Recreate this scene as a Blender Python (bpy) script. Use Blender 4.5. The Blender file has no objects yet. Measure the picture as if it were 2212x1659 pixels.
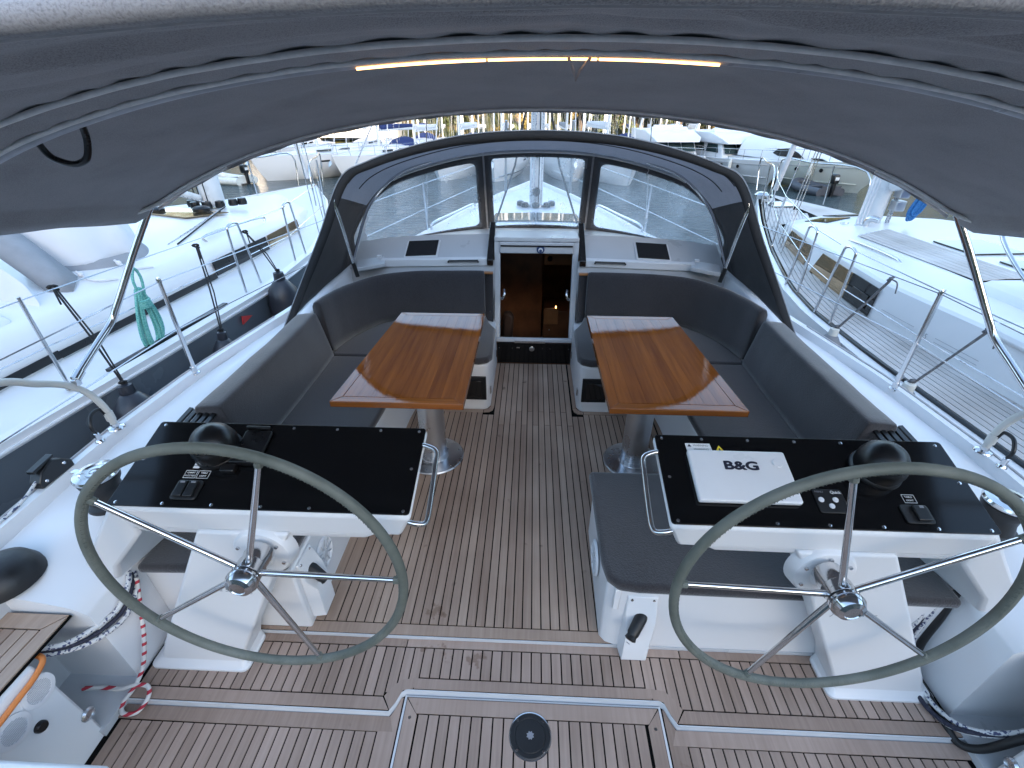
import bpy, bmesh, math, random
from mathutils import Vector, Matrix, noise
random.seed(7)
scn = bpy.context.scene
col = scn.collection
# ---------------------------------------------------------------- camera
YAW, PITCH, ROLL = math.radians(2.344), math.radians(31.258), math.radians(0.1)
cd = bpy.data.cameras.new('camera'); cam = bpy.data.objects.new('camera', cd); col.objects.link(cam)
cd.sensor_width = 36.0; cd.lens = 1000/2212*36; cd.clip_start = 0.05; cd.clip_end = 1500
Fv = Vector((-math.sin(YAW)*math.cos(PITCH), math.cos(YAW)*math.cos(PITCH), -math.sin(PITCH)))
Rv = Vector((math.cos(YAW), math.sin(YAW), 0)); Uv = Rv.cross(Fv)
R2 = Rv*math.cos(ROLL)+Uv*math.sin(ROLL); U2 = -Rv*math.sin(ROLL)+Uv*math.cos(ROLL)
cam.matrix_world = Matrix(((R2.x,U2.x,-Fv.x,-0.045),(R2.y,U2.y,-Fv.y,0.0),(R2.z,U2.z,-Fv.z,2.1),(0,0,0,1)))
scn.camera = cam
# ---------------------------------------------------------------- sky, sun, exposure
SUN_EL, SUN_AZ = math.radians(13), math.radians(160)      # azimuth from +Y (forward) towards +X
w = bpy.data.worlds.new('World'); scn.world = w; w.use_nodes = True
nt = w.node_tree; bgn = nt.nodes['Background']
sky = nt.nodes.new('ShaderNodeTexSky'); sky.sky_type = 'NISHITA'; sky.sun_disc = False
sky.sun_elevation = SUN_EL; sky.sun_rotation = SUN_AZ
sky.air_density = 1.0; sky.dust_density = 0.9; sky.ozone_density = 0.95
nt.links.new(sky.outputs[0], bgn.inputs[0]); bgn.inputs[1].default_value = 0.15
sl = bpy.data.lights.new('sun', 'SUN'); sl.energy = 3.2; sl.angle = math.radians(0.6); sl.color = (1.0, 0.80, 0.55)
so = bpy.data.objects.new('sun', sl); col.objects.link(so)
sd = Vector((math.sin(SUN_AZ)*math.cos(SUN_EL), math.cos(SUN_AZ)*math.cos(SUN_EL), math.sin(SUN_EL)))
so.rotation_euler = (-sd).to_track_quat('-Z', 'Y').to_euler()
so.location = (20, -40, 60)
vs = scn.view_settings; vs.view_transform = 'Standard'; vs.look = 'None'; vs.gamma = 1.0; vs.use_curve_mapping = False
vs.exposure = 2.68
# ---------------------------------------------------------------- materials
def newmat(name):
    m = bpy.data.materials.new(name); m.use_nodes = True
    t = m.node_tree; b = t.nodes['Principled BSDF']; return m, t, b
def noise_node(t, scale, detail=4, rough=0.55, vec=None, mapscale=None, coord='Object', rnd=False):
    tc = t.nodes.new('ShaderNodeTexCoord'); out = tc.outputs[coord]
    if rnd:
        oi = t.nodes.new('ShaderNodeObjectInfo'); va = t.nodes.new('ShaderNodeVectorMath'); va.operation = 'ADD'
        mu = t.nodes.new('ShaderNodeMath'); mu.operation = 'MULTIPLY'; mu.inputs[1].default_value = 37.0
        t.links.new(oi.outputs['Random'], mu.inputs[0]); t.links.new(out, va.inputs[0]); t.links.new(mu.outputs[0], va.inputs[1]); out = va.outputs[0]
    if mapscale:
        mp = t.nodes.new('ShaderNodeMapping'); mp.inputs['Scale'].default_value = mapscale
        t.links.new(out, mp.inputs[0]); out = mp.outputs[0]
    n = t.nodes.new('ShaderNodeTexNoise'); n.inputs['Scale'].default_value = scale
    n.inputs['Detail'].default_value = detail; n.inputs['Roughness'].default_value = rough
    t.links.new(out, n.inputs['Vector']); return n
def ramp(t, src, stops):
    r = t.nodes.new('ShaderNodeValToRGB'); e = r.color_ramp.elements
    while len(e) < len(stops): e.new(0.5)
    for k, (p, c) in enumerate(stops): e[k].position = p; e[k].color = (*c, 1) if len(c) == 3 else c
    t.links.new(src, r.inputs[0]); return r
def bump(t, b, src, strength, dist=0.01):
    bn = t.nodes.new('ShaderNodeBump'); bn.inputs['Strength'].default_value = strength; bn.inputs['Distance'].default_value = dist
    t.links.new(src, bn.inputs['Height']); t.links.new(bn.outputs[0], b.inputs['Normal']); return bn
def simple(name, c, rough=0.5, metal=0.0, var=0.12, nscale=8, bstr=0.0, bscale=60, coat=0.0, sheen=0.0, rvar=0.1):
    m, t, b = newmat(name)
    n = noise_node(t, nscale)
    lo = tuple(x*(1-var) for x in c); hi = tuple(min(1, x*(1+var)) for x in c)
    r = ramp(t, n.outputs[0], [(0.3, lo), (0.7, hi)]); t.links.new(r.outputs[0], b.inputs['Base Color'])
    mr = t.nodes.new('ShaderNodeMapRange'); mr.inputs[1].default_value = 0.3; mr.inputs[2].default_value = 0.7
    mr.inputs[3].default_value = max(0.02, rough-rvar); mr.inputs[4].default_value = min(1, rough+rvar)
    t.links.new(n.outputs[0], mr.inputs[0]); t.links.new(mr.outputs[0], b.inputs['Roughness'])
    b.inputs['Metallic'].default_value = metal
    if coat: b.inputs['Coat Weight'].default_value = coat; b.inputs['Coat Roughness'].default_value = 0.06
    if sheen: b.inputs['Sheen Weight'].default_value = sheen; b.inputs['Sheen Roughness'].default_value = 0.6
    if bstr: bump(t, b, noise_node(t, bscale, 3).outputs[0], bstr, 0.004)
    return m
M = {}
M['gel'] = simple('gelcoat', (0.69, 0.69, 0.70), 0.34, var=0.012, nscale=1.2, rvar=0.02)
M['gelgrey'] = simple('gelcoat_grey', (0.50, 0.51, 0.53), 0.35, var=0.04, nscale=3)
M['nonskid'] = simple('nonskid_deck', (0.66, 0.67, 0.68), 0.6, var=0.03, nscale=5, bstr=0.15, bscale=300)
M['hullgrey'] = simple('hull_grey', (0.10, 0.118, 0.138), 0.22, var=0.08, nscale=1.5, coat=0.5)
M['caulk'] = simple('caulk', (0.004, 0.004, 0.004), 0.9)
M['caulk'].node_tree.nodes['Principled BSDF'].inputs['Specular IOR Level'].default_value = 0.08
M['steel'] = simple('stainless', (0.62, 0.62, 0.63), 0.16, metal=1.0, var=0.05, nscale=20, rvar=0.06)
M['brushed'] = simple('brushed_aluminium', (0.62, 0.63, 0.65), 0.32, metal=1.0, var=0.06, nscale=6)
M['alu'] = simple('anodised_aluminium', (0.52, 0.53, 0.54), 0.38, metal=0.9, var=0.06)
M['mastwhite'] = simple('mast_white', (0.62, 0.63, 0.64), 0.35, var=0.05)
M['black'] = simple('black_plastic', (0.006, 0.006, 0.007), 0.34, var=0.2, nscale=15)
M['rubber'] = simple('black_rubber', (0.010, 0.010, 0.011), 0.5, bstr=0.2)
M['fender'] = simple('fender_navy', (0.022, 0.024, 0.032), 0.38, var=0.25, nscale=6)
M['fendergrey'] = simple('fender_grey', (0.17, 0.175, 0.19), 0.6, var=0.2, nscale=8)
M['fenderwhite'] = simple('fender_white', (0.62, 0.62, 0.58), 0.5)
M['fenderblue'] = simple('fender_blue', (0.10, 0.16, 0.24), 0.5)
M['tintglass'] = simple('tinted_glass', (0.012, 0.011, 0.011), 0.05, rvar=0.02)
M['glassblue'] = simple('windscreen_glass', (0.03, 0.05, 0.05), 0.05, rvar=0.02)
M['reflectiontint'] = simple('glass_reflection_tint', (0.50, 0.36, 0.22), 0.07, metal=0.95, rvar=0.02)  # brown glass, its tint brightened to imitate reflections of sunlit trees
M['plasticwhite'] = simple('white_plastic', (0.72, 0.72, 0.74), 0.35, var=0.02)
M['trimlight'] = simple('pale_grey_binding', (0.85, 0.82, 0.80), 0.7, var=0.10, nscale=30)
M['piping'] = simple('grey_piping', (0.42, 0.40, 0.40), 0.7, var=0.15, nscale=30)
M['zipwhite'] = simple('white_tube_cover', (0.5, 0.5, 0.54), 0.35, var=0.2, nscale=12)
M['cream'] = simple('cream_sleeve', (0.5, 0.49, 0.46), 0.5, var=0.08)
M['sailcloth'] = simple('white_sailcloth', (0.62, 0.62, 0.64), 0.75, var=0.05, nscale=3, bstr=0.25, bscale=5)
M['greycloth'] = simple('grey_canvas', (0.26, 0.27, 0.29), 0.85, var=0.1, bstr=0.2, bscale=30)
M['navycloth'] = simple('navy_canvas', (0.015, 0.03, 0.12), 0.8, var=0.2)
M['orange'] = simple('orange_cable', (0.62, 0.20, 0.05), 0.5)
M['red'] = simple('red_print', (0.45, 0.03, 0.03), 0.5)
M['yellow'] = simple('yellow_label', (0.75, 0.55, 0.03), 0.5)
M['ink'] = simple('ink', (0.012, 0.013, 0.03), 0.5)
M['inkgrey'] = simple('grey_ink', (0.22, 0.22, 0.24), 0.5)
M['printwhite'] = simple('white_print', (0.7, 0.7, 0.7), 0.5)
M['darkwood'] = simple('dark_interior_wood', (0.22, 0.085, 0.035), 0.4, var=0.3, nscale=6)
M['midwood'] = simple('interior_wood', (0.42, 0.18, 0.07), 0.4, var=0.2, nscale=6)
M['brownseat'] = simple('brown_leather', (0.10, 0.06, 0.045), 0.5)
M['rooftile'] = simple('roof_tile', (0.45, 0.15, 0.07), 0.8, var=0.3, nscale=3)
M['plaster'] = simple('plaster', (0.62, 0.58, 0.52), 0.85, var=0.08)
M['bark'] = simple('bark', (0.10, 0.075, 0.055), 0.9, var=0.4, nscale=5, bstr=0.4, bscale=20)
M['antifoul'] = simple('antifoul', (0.02, 0.025, 0.035), 0.6)
M['bootblue'] = simple('boot_stripe', (0.02, 0.05, 0.14), 0.4)
M['creamhull'] = simple('cream_hull', (0.60, 0.60, 0.54), 0.3, var=0.03, nscale=1)
M['dinghygrey'] = simple('dinghy_grey', (0.06, 0.063, 0.075), 0.55)

def fabric(name, c, weave=900, sheen=0.25, wr=0.25, bdist=0.003, big=0.35):
    m, t, b = newmat(name)
    n1 = noise_node(t, 5, 5); n2 = noise_node(t, weave, 2)
    mx = t.nodes.new('ShaderNodeMath'); mx.operation = 'ADD'
    mul = t.nodes.new('ShaderNodeMath'); mul.operation = 'MULTIPLY'; mul.inputs[1].default_value = 0.8
    sq = t.nodes.new('ShaderNodeMath'); sq.operation = 'MULTIPLY_ADD'; sq.inputs[1].default_value = big; sq.inputs[2].default_value = 0.5-0.5*big; t.links.new(n1.outputs[0], sq.inputs[0])
    t.links.new(n2.outputs[0], mul.inputs[0]); t.links.new(sq.outputs[0], mx.inputs[0]); t.links.new(mul.outputs[0], mx.inputs[1])
    r = ramp(t, mx.outputs[0], [(0.60, tuple(x*0.62 for x in c)), (0.96, tuple(x*1.35 for x in c))])
    t.links.new(r.outputs[0], b.inputs['Base Color']); b.inputs['Roughness'].default_value = 0.9
    b.inputs['Sheen Weight'].default_value = sheen; b.inputs['Sheen Roughness'].default_value = 0.5
    b.inputs['Specular IOR Level'].default_value = 0.15
    bump(t, b, mx.outputs[0], wr, bdist); return m
M['cushion'] = fabric('charcoal_cushion', (0.032, 0.029, 0.031), 160, 0.5, 0.6, 0.005)
M['canvas'] = fabric('grey_bimini_canvas', (0.300, 0.282, 0.285), 420, 0.15, 0.4, 0.003)
M['hood'] = fabric('charcoal_sprayhood', (0.085, 0.082, 0.084), 300, 0.05)
M['hoodblack'] = fabric('black_hood_hem', (0.022, 0.022, 0.023), 300, 0.03)
M['lining'] = fabric('grey_hood_lining', (0.31, 0.30, 0.32), 300, 0.05)
def make_thin(m, c, f):
    t = m.node_tree; out = t.nodes['Material Output']; b = t.nodes['Principled BSDF']
    tl = t.nodes.new('ShaderNodeBsdfTranslucent'); tl.inputs[0].default_value = (*c, 1)
    mx = t.nodes.new('ShaderNodeMixShader'); mx.inputs[0].default_value = f
    t.links.new(b.outputs[0], mx.inputs[1]); t.links.new(tl.outputs[0], mx.inputs[2]); t.links.new(mx.outputs[0], out.inputs[0])
make_thin(M['lining'], (0.16, 0.16, 0.18), 0.45)

def wood_floor(name, a, bcol, rough=0.62, gscale=(70, 2.2, 70), stains=True):
    m, t, b = newmat(name)
    g = noise_node(t, 1.0, 6, 0.62, mapscale=gscale, rnd=True)
    oi = t.nodes.new('ShaderNodeObjectInfo')
    s = t.nodes.new('ShaderNodeMath'); s.operation = 'MULTIPLY_ADD'; s.inputs[1].default_value = 0.40
    t.links.new(oi.outputs['Random'], s.inputs[0])
    g2 = t.nodes.new('ShaderNodeMath'); g2.operation = 'MULTIPLY'; g2.inputs[1].default_value = 0.75
    t.links.new(g.outputs[0], g2.inputs[0]); t.links.new(g2.outputs[0], s.inputs[2])
    r = ramp(t, s.outputs[0], [(0.22, a), (0.85, bcol)])
    outc = r.outputs[0]
    # broad wear over the whole floor, in world space
    ge = t.nodes.new('ShaderNodeNewGeometry'); nz = t.nodes.new('ShaderNodeTexNoise'); nz.inputs['Scale'].default_value = 2.2; nz.inputs['Detail'].default_value = 4
    t.links.new(ge.outputs['Position'], nz.inputs['Vector'])
    rr = ramp(t, nz.outputs[0], [(0.3, (0.80, 0.76, 0.74)), (0.7, (1.12, 1.12, 1.14))])
    mx = t.nodes.new('ShaderNodeMix'); mx.data_type = 'RGBA'; mx.blend_type = 'MULTIPLY'; mx.inputs[0].default_value = 1
    t.links.new(outc, mx.inputs[6]); t.links.new(rr.outputs[0], mx.inputs[7]); outc = mx.outputs[2]
    if stains:
        n3 = t.nodes.new('ShaderNodeTexNoise'); n3.inputs['Scale'].default_value = 9.0; n3.inputs['Detail'].default_value = 2
        t.links.new(ge.outputs['Position'], n3.inputs['Vector'])
        rs = ramp(t, n3.outputs[0], [(0.70, (0, 0, 0)), (0.76, (0.7, 0.7, 0.7))])
        m2 = t.nodes.new('ShaderNodeMix'); m2.data_type = 'RGBA'; m2.blend_type = 'MIX'
        t.links.new(rs.outputs[0], m2.inputs[0]); t.links.new(outc, m2.inputs[6]); m2.inputs[7].default_value = (0.12, 0.075, 0.05, 1); outc = m2.outputs[2]
        prev = outc                                        # rust-brown spill marks by the step
        for (sx, sy, rad) in ((-0.47, 1.33, 0.045), (-0.50, 1.155, 0.035), (-0.40, 1.14, 0.04), (-0.25, 1.12, 0.045), (0.60, 0.80, 0.05), (-0.44, 1.31, 0.03)):
            vm = t.nodes.new('ShaderNodeVectorMath'); vm.operation = 'DISTANCE'; vm.inputs[1].default_value = (sx, sy, 0.0)
            t.links.new(ge.outputs['Position'], vm.inputs[0])
            ad = t.nodes.new('ShaderNodeMath'); ad.operation = 'MULTIPLY_ADD'; ad.inputs[1].default_value = 0.16; ad.inputs[2].default_value = -0.07
            n4 = t.nodes.new('ShaderNodeTexNoise'); n4.inputs['Scale'].default_value = 30
            t.links.new(ge.outputs['Position'], n4.inputs['Vector']); t.links.new(n4.outputs[0], ad.inputs[0])
            sm = t.nodes.new('ShaderNodeMath'); sm.operation = 'ADD'; t.links.new(vm.outputs['Value'], sm.inputs[0]); t.links.new(ad.outputs[0], sm.inputs[1])
            mr = t.nodes.new('ShaderNodeMapRange'); mr.inputs[1].default_value = rad*0.5; mr.inputs[2].default_value = rad; mr.inputs[3].default_value = 0.55; mr.inputs[4].default_value = 0
            t.links.new(sm.outputs[0], mr.inputs[0])
            m3 = t.nodes.new('ShaderNodeMix'); m3.data_type = 'RGBA'; t.links.new(mr.outputs[0], m3.inputs[0]); t.links.new(prev, m3.inputs[6]); m3.inputs[7].default_value = (0.13, 0.065, 0.035, 1); prev = m3.outputs[2]
        outc = prev
    t.links.new(outc, b.inputs['Base Color']); b.inputs['Roughness'].default_value = rough
    bump(t, b, g.outputs[0], 0.35, 0.0015); return m
M['teak'] = wood_floor('weathered_teak', (0.25, 0.168, 0.122), (0.42, 0.315, 0.240))
M['teakside'] = wood_floor('pale_teak', (0.25, 0.178, 0.136), (0.41, 0.305, 0.248))
M['teakpale'] = wood_floor('bleached_teak', (0.40, 0.38, 0.36), (0.54, 0.52, 0.50), gscale=(40, 2, 40), stains=False)
def varnish(name, a, bcol, gs=(34, 1.6, 34)):
    m, t, b = newmat(name)
    g = noise_node(t, 1.0, 6, 0.65, mapscale=gs, rnd=True)
    oi = t.nodes.new('ShaderNodeObjectInfo')
    s = t.nodes.new('ShaderNodeMath'); s.operation = 'MULTIPLY_ADD'; s.inputs[1].default_value = 0.16
    t.links.new(oi.outputs['Random'], s.inputs[0])
    g2 = t.nodes.new('ShaderNodeMath'); g2.operation = 'MULTIPLY'; g2.inputs[1].default_value = 0.92
    t.links.new(g.outputs[0], g2.inputs[0]); t.links.new(g2.outputs[0], s.inputs[2])
    r = ramp(t, s.outputs[0], [(0.34, a), (0.74, bcol)]); t.links.new(r.outputs[0], b.inputs['Base Color'])
    b.inputs['Roughness'].default_value = 0.5; b.inputs['Specular IOR Level'].default_value = 0.0; b.inputs['Coat Weight'].default_value = 1.0; b.inputs['Coat Roughness'].default_value = 0.035
    n2 = noise_node(t, 1.0, 4, mapscale=(70, 11, 70)); bn = t.nodes.new('ShaderNodeBump'); bn.inputs['Strength'].default_value = 0.11; bn.inputs['Distance'].default_value = 0.004
    t.links.new(n2.outputs[0], bn.inputs['Height']); t.links.new(bn.outputs[0], b.inputs['Coat Normal']); return m
M['varnish'] = varnish('varnished_teak', (0.15, 0.040, 0.007), (0.28, 0.084, 0.015))
M['varnishx'] = varnish('varnished_teak_cross', (0.19, 0.055, 0.010), (0.34, 0.110, 0.022), (1.6, 34, 34))
def mk_acrylic():
    m, t, b = newmat('black_acrylic'); n = noise_node(t, 260, 2)
    r = ramp(t, n.outputs[0], [(0.72, (0.004, 0.004, 0.0045)), (0.80, (0.03, 0.03, 0.032))]); t.links.new(r.outputs[0], b.inputs['Base Color'])
    b.inputs['Roughness'].default_value = 0.12; b.inputs['Specular IOR Level'].default_value = 0.32; return m
M['acrylic'] = mk_acrylic()
def mk_leather():
    m, t, b = newmat('grey_green_leather'); n = noise_node(t, 9, 4)
    r = ramp(t, n.outputs[0], [(0.3, (0.085, 0.096, 0.080)), (0.7, (0.15, 0.160, 0.138))]); t.links.new(r.outputs[0], b.inputs['Base Color'])
    b.inputs['Roughness'].default_value = 0.62; bump(t, b, noise_node(t, 420, 2).outputs[0], 0.3, 0.002); return m
M['leather'] = mk_leather()
def mk_vinyl():
    m, t, b = newmat('clear_vinyl'); t.nodes.remove(b); out = t.nodes['Material Output']
    tr = t.nodes.new('ShaderNodeBsdfTransparent'); tr.inputs[0].default_value = (0.90, 0.93, 0.97, 1)
    gl = t.nodes.new('ShaderNodeBsdfGlossy'); gl.inputs['Roughness'].default_value = 0.06
    df = t.nodes.new('ShaderNodeBsdfDiffuse'); df.inputs[0].default_value = (0.9, 0.92, 0.97, 1)
    tl = t.nodes.new('ShaderNodeBsdfTranslucent'); tl.inputs[0].default_value = (0.95, 0.97, 1.0, 1)
    fr = t.nodes.new('ShaderNodeFresnel'); fr.inputs[0].default_value = 1.5
    n = noise_node(t, 2.2, 3); bn = t.nodes.new('ShaderNodeBump'); bn.inputs['Strength'].default_value = 0.25; bn.inputs['Distance'].default_value = 0.03
    t.links.new(n.outputs[0], bn.inputs['Height']); t.links.new(bn.outputs[0], gl.inputs['Normal']); t.links.new(bn.outputs[0], fr.inputs['Normal'])
    n2 = noise_node(t, 3.5, 6, 0.7); mr = ramp(t, n2.outputs[0], [(0.3, (0.10,)*3), (0.75, (0.34,)*3)])
    ms = t.nodes.new('ShaderNodeMixShader'); ms.inputs[0].default_value = 0.82; t.links.new(df.outputs[0], ms.inputs[1]); t.links.new(tl.outputs[0], ms.inputs[2])
    m1 = t.nodes.new('ShaderNodeMixShader'); t.links.new(mr.outputs[0], m1.inputs[0]); t.links.new(tr.outputs[0], m1.inputs[1]); t.links.new(ms.outputs[0], m1.inputs[2])
    m2 = t.nodes.new('ShaderNodeMixShader'); t.links.new(fr.outputs[0], m2.inputs[0]); t.links.new(m1.outputs[0], m2.inputs[1]); t.links.new(gl.outputs[0], m2.inputs[2])
    t.links.new(m2.outputs[0], out.inputs[0]); return m
M['vinyl'] = mk_vinyl()
def mk_water():
    m, t, b = newmat('harbour_water'); b.inputs['Base Color'].default_value = (0.045, 0.066, 0.070, 1)
    b.inputs['Roughness'].default_value = 0.08; b.inputs['IOR'].default_value = 1.33
    a = noise_node(t, 1.0, 3, 0.6, mapscale=(1.6, 3.2, 1)); c = noise_node(t, 1.0, 3, 0.6, mapscale=(6, 9, 1))
    ad = t.nodes.new('ShaderNodeMath'); ad.operation = 'MULTIPLY_ADD'; ad.inputs[1].default_value = 0.3
    t.links.new(c.outputs[0], ad.inputs[0]); t.links.new(a.outputs[0], ad.inputs[2])
    bump(t, b, ad.outputs[0], 1.0, 0.45); return m
M['water'] = mk_water()
def mk_leaf(name, cols):
    m, t, b = newmat(name); n = noise_node(t, 0.9, 3, rnd=True)
    r = ramp(t, n.outputs[0], [(0.25+0.5*k/(len(cols)-1), c) for k, c in enumerate(cols)]); t.links.new(r.outputs[0], b.inputs['Base Color'])
    b.inputs['Roughness'].default_value = 0.6; b.inputs['Transmission Weight'].default_value = 0.0; return m
M['leaf'] = mk_leaf('foliage_olive', [(0.035, 0.055, 0.015), (0.09, 0.11, 0.025), (0.16, 0.13, 0.03)])
M['leaf2'] = mk_leaf('foliage_autumn', [(0.07, 0.075, 0.02), (0.18, 0.13, 0.03), (0.22, 0.11, 0.03)])
M['leaf3'] = mk_leaf('foliage_dark', [(0.018, 0.03, 0.012), (0.045, 0.06, 0.02), (0.07, 0.075, 0.025)])
def mk_hill():
    m, t, b = newmat('scrub_hillside'); n = noise_node(t, 0.35, 8, 0.7)
    r = ramp(t, n.outputs[0], [(0.30, (0.02, 0.03, 0.012)), (0.48, (0.05, 0.06, 0.022)), (0.60, (0.13, 0.10, 0.045)), (0.72, (0.34, 0.25, 0.14))])
    t.links.new(r.outputs[0], b.inputs['Base Color']); b.inputs['Roughness'].default_value = 0.95
    bump(t, b, noise_node(t, 1.2, 8, 0.7).outputs[0], 1.0, 0.8); return m
M['hill'] = mk_hill()
def mk_rope(name, base, fleck, scale=90, thr=0.58, ms=(1, 1, 1)):
    m, t, b = newmat(name); tc = t.nodes.new('ShaderNodeTexCoord')
    n = noise_node(t, scale, 1, 0.4, mapscale=ms); r = ramp(t, n.outputs[0], [(thr-0.02, base), (thr+0.02, fleck)]); r.color_ramp.interpolation = 'LINEAR'
    t.links.new(r.outputs[0], b.inputs['Base Color']); b.inputs['Roughness'].default_value = 0.85
    bump(t, b, noise_node(t, 500, 2).outputs[0], 0.4, 0.002); return m
M['ropewhite'] = mk_rope('white_rope_grey_fleck', (0.58, 0.58, 0.58), (0.06, 0.07, 0.14))
M['ropenavy'] = mk_rope('navy_rope', (0.02, 0.022, 0.04), (0.04, 0.04, 0.06))
M['ropeblack'] = mk_rope('black_rope', (0.015, 0.015, 0.016), (0.03, 0.03, 0.03))
M['ropegrey'] = mk_rope('grey_rope', (0.12, 0.12, 0.13), (0.2, 0.2, 0.2))
M['ropeteal'] = mk_rope('teal_rope', (0.10, 0.36, 0.31), (0.20, 0.48, 0.43), 120, 0.5)
M['ropeblue'] = mk_rope('blue_rope', (0.01, 0.09, 0.28), (0.03, 0.17, 0.40), 120, 0.5)
def mk_redrope():
    m, t, b = newmat('white_rope_red_dash'); tc = t.nodes.new('ShaderNodeTexCoord')
    mp = t.nodes.new('ShaderNodeMapping'); t.links.new(tc.outputs['Object'], mp.inputs[0]); mp.inputs['Rotation'].default_value = (0.5, 0.4, 0)
    wv = t.nodes.new('ShaderNodeTexWave'); wv.bands_direction = 'Z'; wv.inputs['Scale'].default_value = 8.5; wv.inputs['Distortion'].default_value = 0.6
    t.links.new(mp.outputs[0], wv.inputs[0])
    r = ramp(t, wv.outputs[0], [(0.72, (0.62, 0.6, 0.58)), (0.76, (0.42, 0.03, 0.05))]); t.links.new(r.outputs[0], b.inputs['Base Color'])
    b.inputs['Roughness'].default_value = 0.85; return m
M['ropered'] = mk_redrope()
def emit(name, c, s):
    m, t, b = newmat(name); b.inputs['Base Color'].default_value = (*c, 1); b.inputs['Emission Color'].default_value = (*c, 1); b.inputs['Emission Strength'].default_value = s
    n = noise_node(t, 40); mr = t.nodes.new('ShaderNodeMapRange'); mr.inputs[3].default_value = s*0.8; mr.inputs[4].default_value = s*1.1
    t.links.new(n.outputs[0], mr.inputs[0]); t.links.new(mr.outputs[0], b.inputs['Emission Strength']); return m
M['led'] = emit('led_warm', (1.0, 0.50, 0.16), 1.3)
M['ledred'] = emit('led_red', (1.0, 0.08, 0.03), 1.2)
M['lampwarm'] = emit('lamp_warm', (1.0, 0.5, 0.15), 1.5)
# ---------------------------------------------------------------- geometry helpers
def lerp(a, b, t): return a+(b-a)*t
def tab(T, x):
    if x <= T[0][0]: return T[0][1]
    for (a, va), (b, vb) in zip(T, T[1:]):
        if x <= b: return lerp(va, vb, (x-a)/(b-a))
    return T[-1][1]
def cr(pts, n=8, closed=False):
    P = [Vector(p) for p in pts]; out = []; L = len(P); rng = L if closed else L-1
    for i in range(rng):
        p1 = P[i]; p2 = P[(i+1) % L]
        p0 = P[i-1] if (i > 0 or closed) else p1*2-p2
        p3 = P[(i+2) % L] if (i+2 < L or closed) else p2*2-p1
        for k in range(n):
            t = k/n; out.append(0.5*((2*p1)+(-p0+p2)*t+(2*p0-5*p1+4*p2-p3)*t*t+(-p0+3*p1-3*p2+p3)*t**3))
    if not closed: out.append(P[-1].copy())
    return out
class MB:
    def __init__(s): s.v = []; s.f = []
    def add(s, vs, fs):
        o = len(s.v); s.v += [tuple(x) for x in vs]; s.f += [tuple(i+o for i in f) for f in fs]; return s
    def box(s, x0, x1, y0, y1, z0, z1):
        return s.add([(x, y, z) for z in (z0, z1) for y in (y0, y1) for x in (x0, x1)],
                     [(0,2,3,1),(4,5,7,6),(0,1,5,4),(2,6,7,3),(0,4,6,2),(1,3,7,5)])
    def prism(s, base, off):
        n = len(base); B = [Vector(p) for p in base]; o = Vector(off)
        return s.add(B+[p+o for p in B], [tuple(range(n))[::-1], tuple(range(n, 2*n))]+[(i, (i+1) % n, (i+1) % n+n, i+n) for i in range(n)])
    def loft(s, rings, close=True, caps=True):
        n = len(rings[0]); vs = [p for r in rings for p in r]; fs = []
        for a in range(len(rings)-1):
            for i in range(n if close else n-1):
                j = (i+1) % n; fs.append((a*n+i, a*n+j, (a+1)*n+j, (a+1)*n+i))
        if caps and close: fs += [tuple(range(n))[::-1], tuple(range((len(rings)-1)*n, len(rings)*n))]
        return s.add(vs, fs)
    def grid(s, rows): return s.loft(rows, close=False, caps=False)
    def tube(s, pts, r, n=8, closed=False, sq=1.0):
        P = [Vector(p) for p in pts]; L = len(P); rings = []
        d0 = (P[1]-P[0]).normalized(); up = Vector((0, 0, 1)) if abs(d0.z) < 0.9 else Vector((1, 0, 0))
        x = d0.cross(up).normalized()
        for i, p in enumerate(P):
            if closed: d = (P[(i+1) % L]-P[i-1])
            else: d = P[min(i+1, L-1)]-P[max(i-1, 0)]
            if d.length < 1e-9: d = d0
            d.normalize(); x = (x-d*x.dot(d)); x = x.normalized() if x.length > 1e-6 else d.orthogonal().normalized()
            y = d.cross(x); rr = r[i] if isinstance(r, (list, tuple)) else r
            rings.append([p+(x*math.cos(2*math.pi*k/n)+y*sq*math.sin(2*math.pi*k/n))*rr for k in range(n)])
        if closed:
            vs = [q for R in rings for q in R]; fs = []
            for a in range(L):
                b2 = (a+1) % L
                for i in range(n):
                    j = (i+1) % n; fs.append((a*n+i, a*n+j, b2*n+j, b2*n+i))
            return s.add(vs, fs)
        return s.loft(rings)
    def lathe(s, prof, c=(0,0,0), axis=(0,0,1), n=24):
        c = Vector(c); a = Vector(axis).normalized(); x = a.orthogonal().normalized(); y = a.cross(x)
        return s.loft([[c+a*h+(x*math.cos(2*math.pi*k/n)+y*math.sin(2*math.pi*k/n))*max(r, 1e-4) for k in range(n)] for r, h in prof])
    def ball(s, c, r, n=14, sc=(1,1,1)):
        c = Vector(c); m = n//2
        return s.loft([[c+Vector((math.sin(math.pi*a/m)*math.cos(2*math.pi*k/n)*sc[0]*r, math.sin(math.pi*a/m)*math.sin(2*math.pi*k/n)*sc[1]*r, math.cos(math.pi*a/m)*sc[2]*r)) for k in range(n)] for a in range(m+1)] if 1 else [])
    def build(s, name, mat, parent=None, bevel=0, seg=2, smooth=True, angle=35, solid=0):
        me = bpy.data.meshes.new(name); me.from_pydata(s.v, [], s.f)
        bm = bmesh.new(); bm.from_mesh(me); bmesh.ops.remove_doubles(bm, verts=bm.verts, dist=1e-5)
        bmesh.ops.recalc_face_normals(bm, faces=bm.faces); bm.to_mesh(me); bm.free()
        if smooth:
            me.shade_smooth()
            me.set_sharp_from_angle(angle=math.radians(angle))
        me.materials.append(M[mat] if isinstance(mat, str) else mat)
        return link(name, me, parent, bevel, seg, solid)
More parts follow.
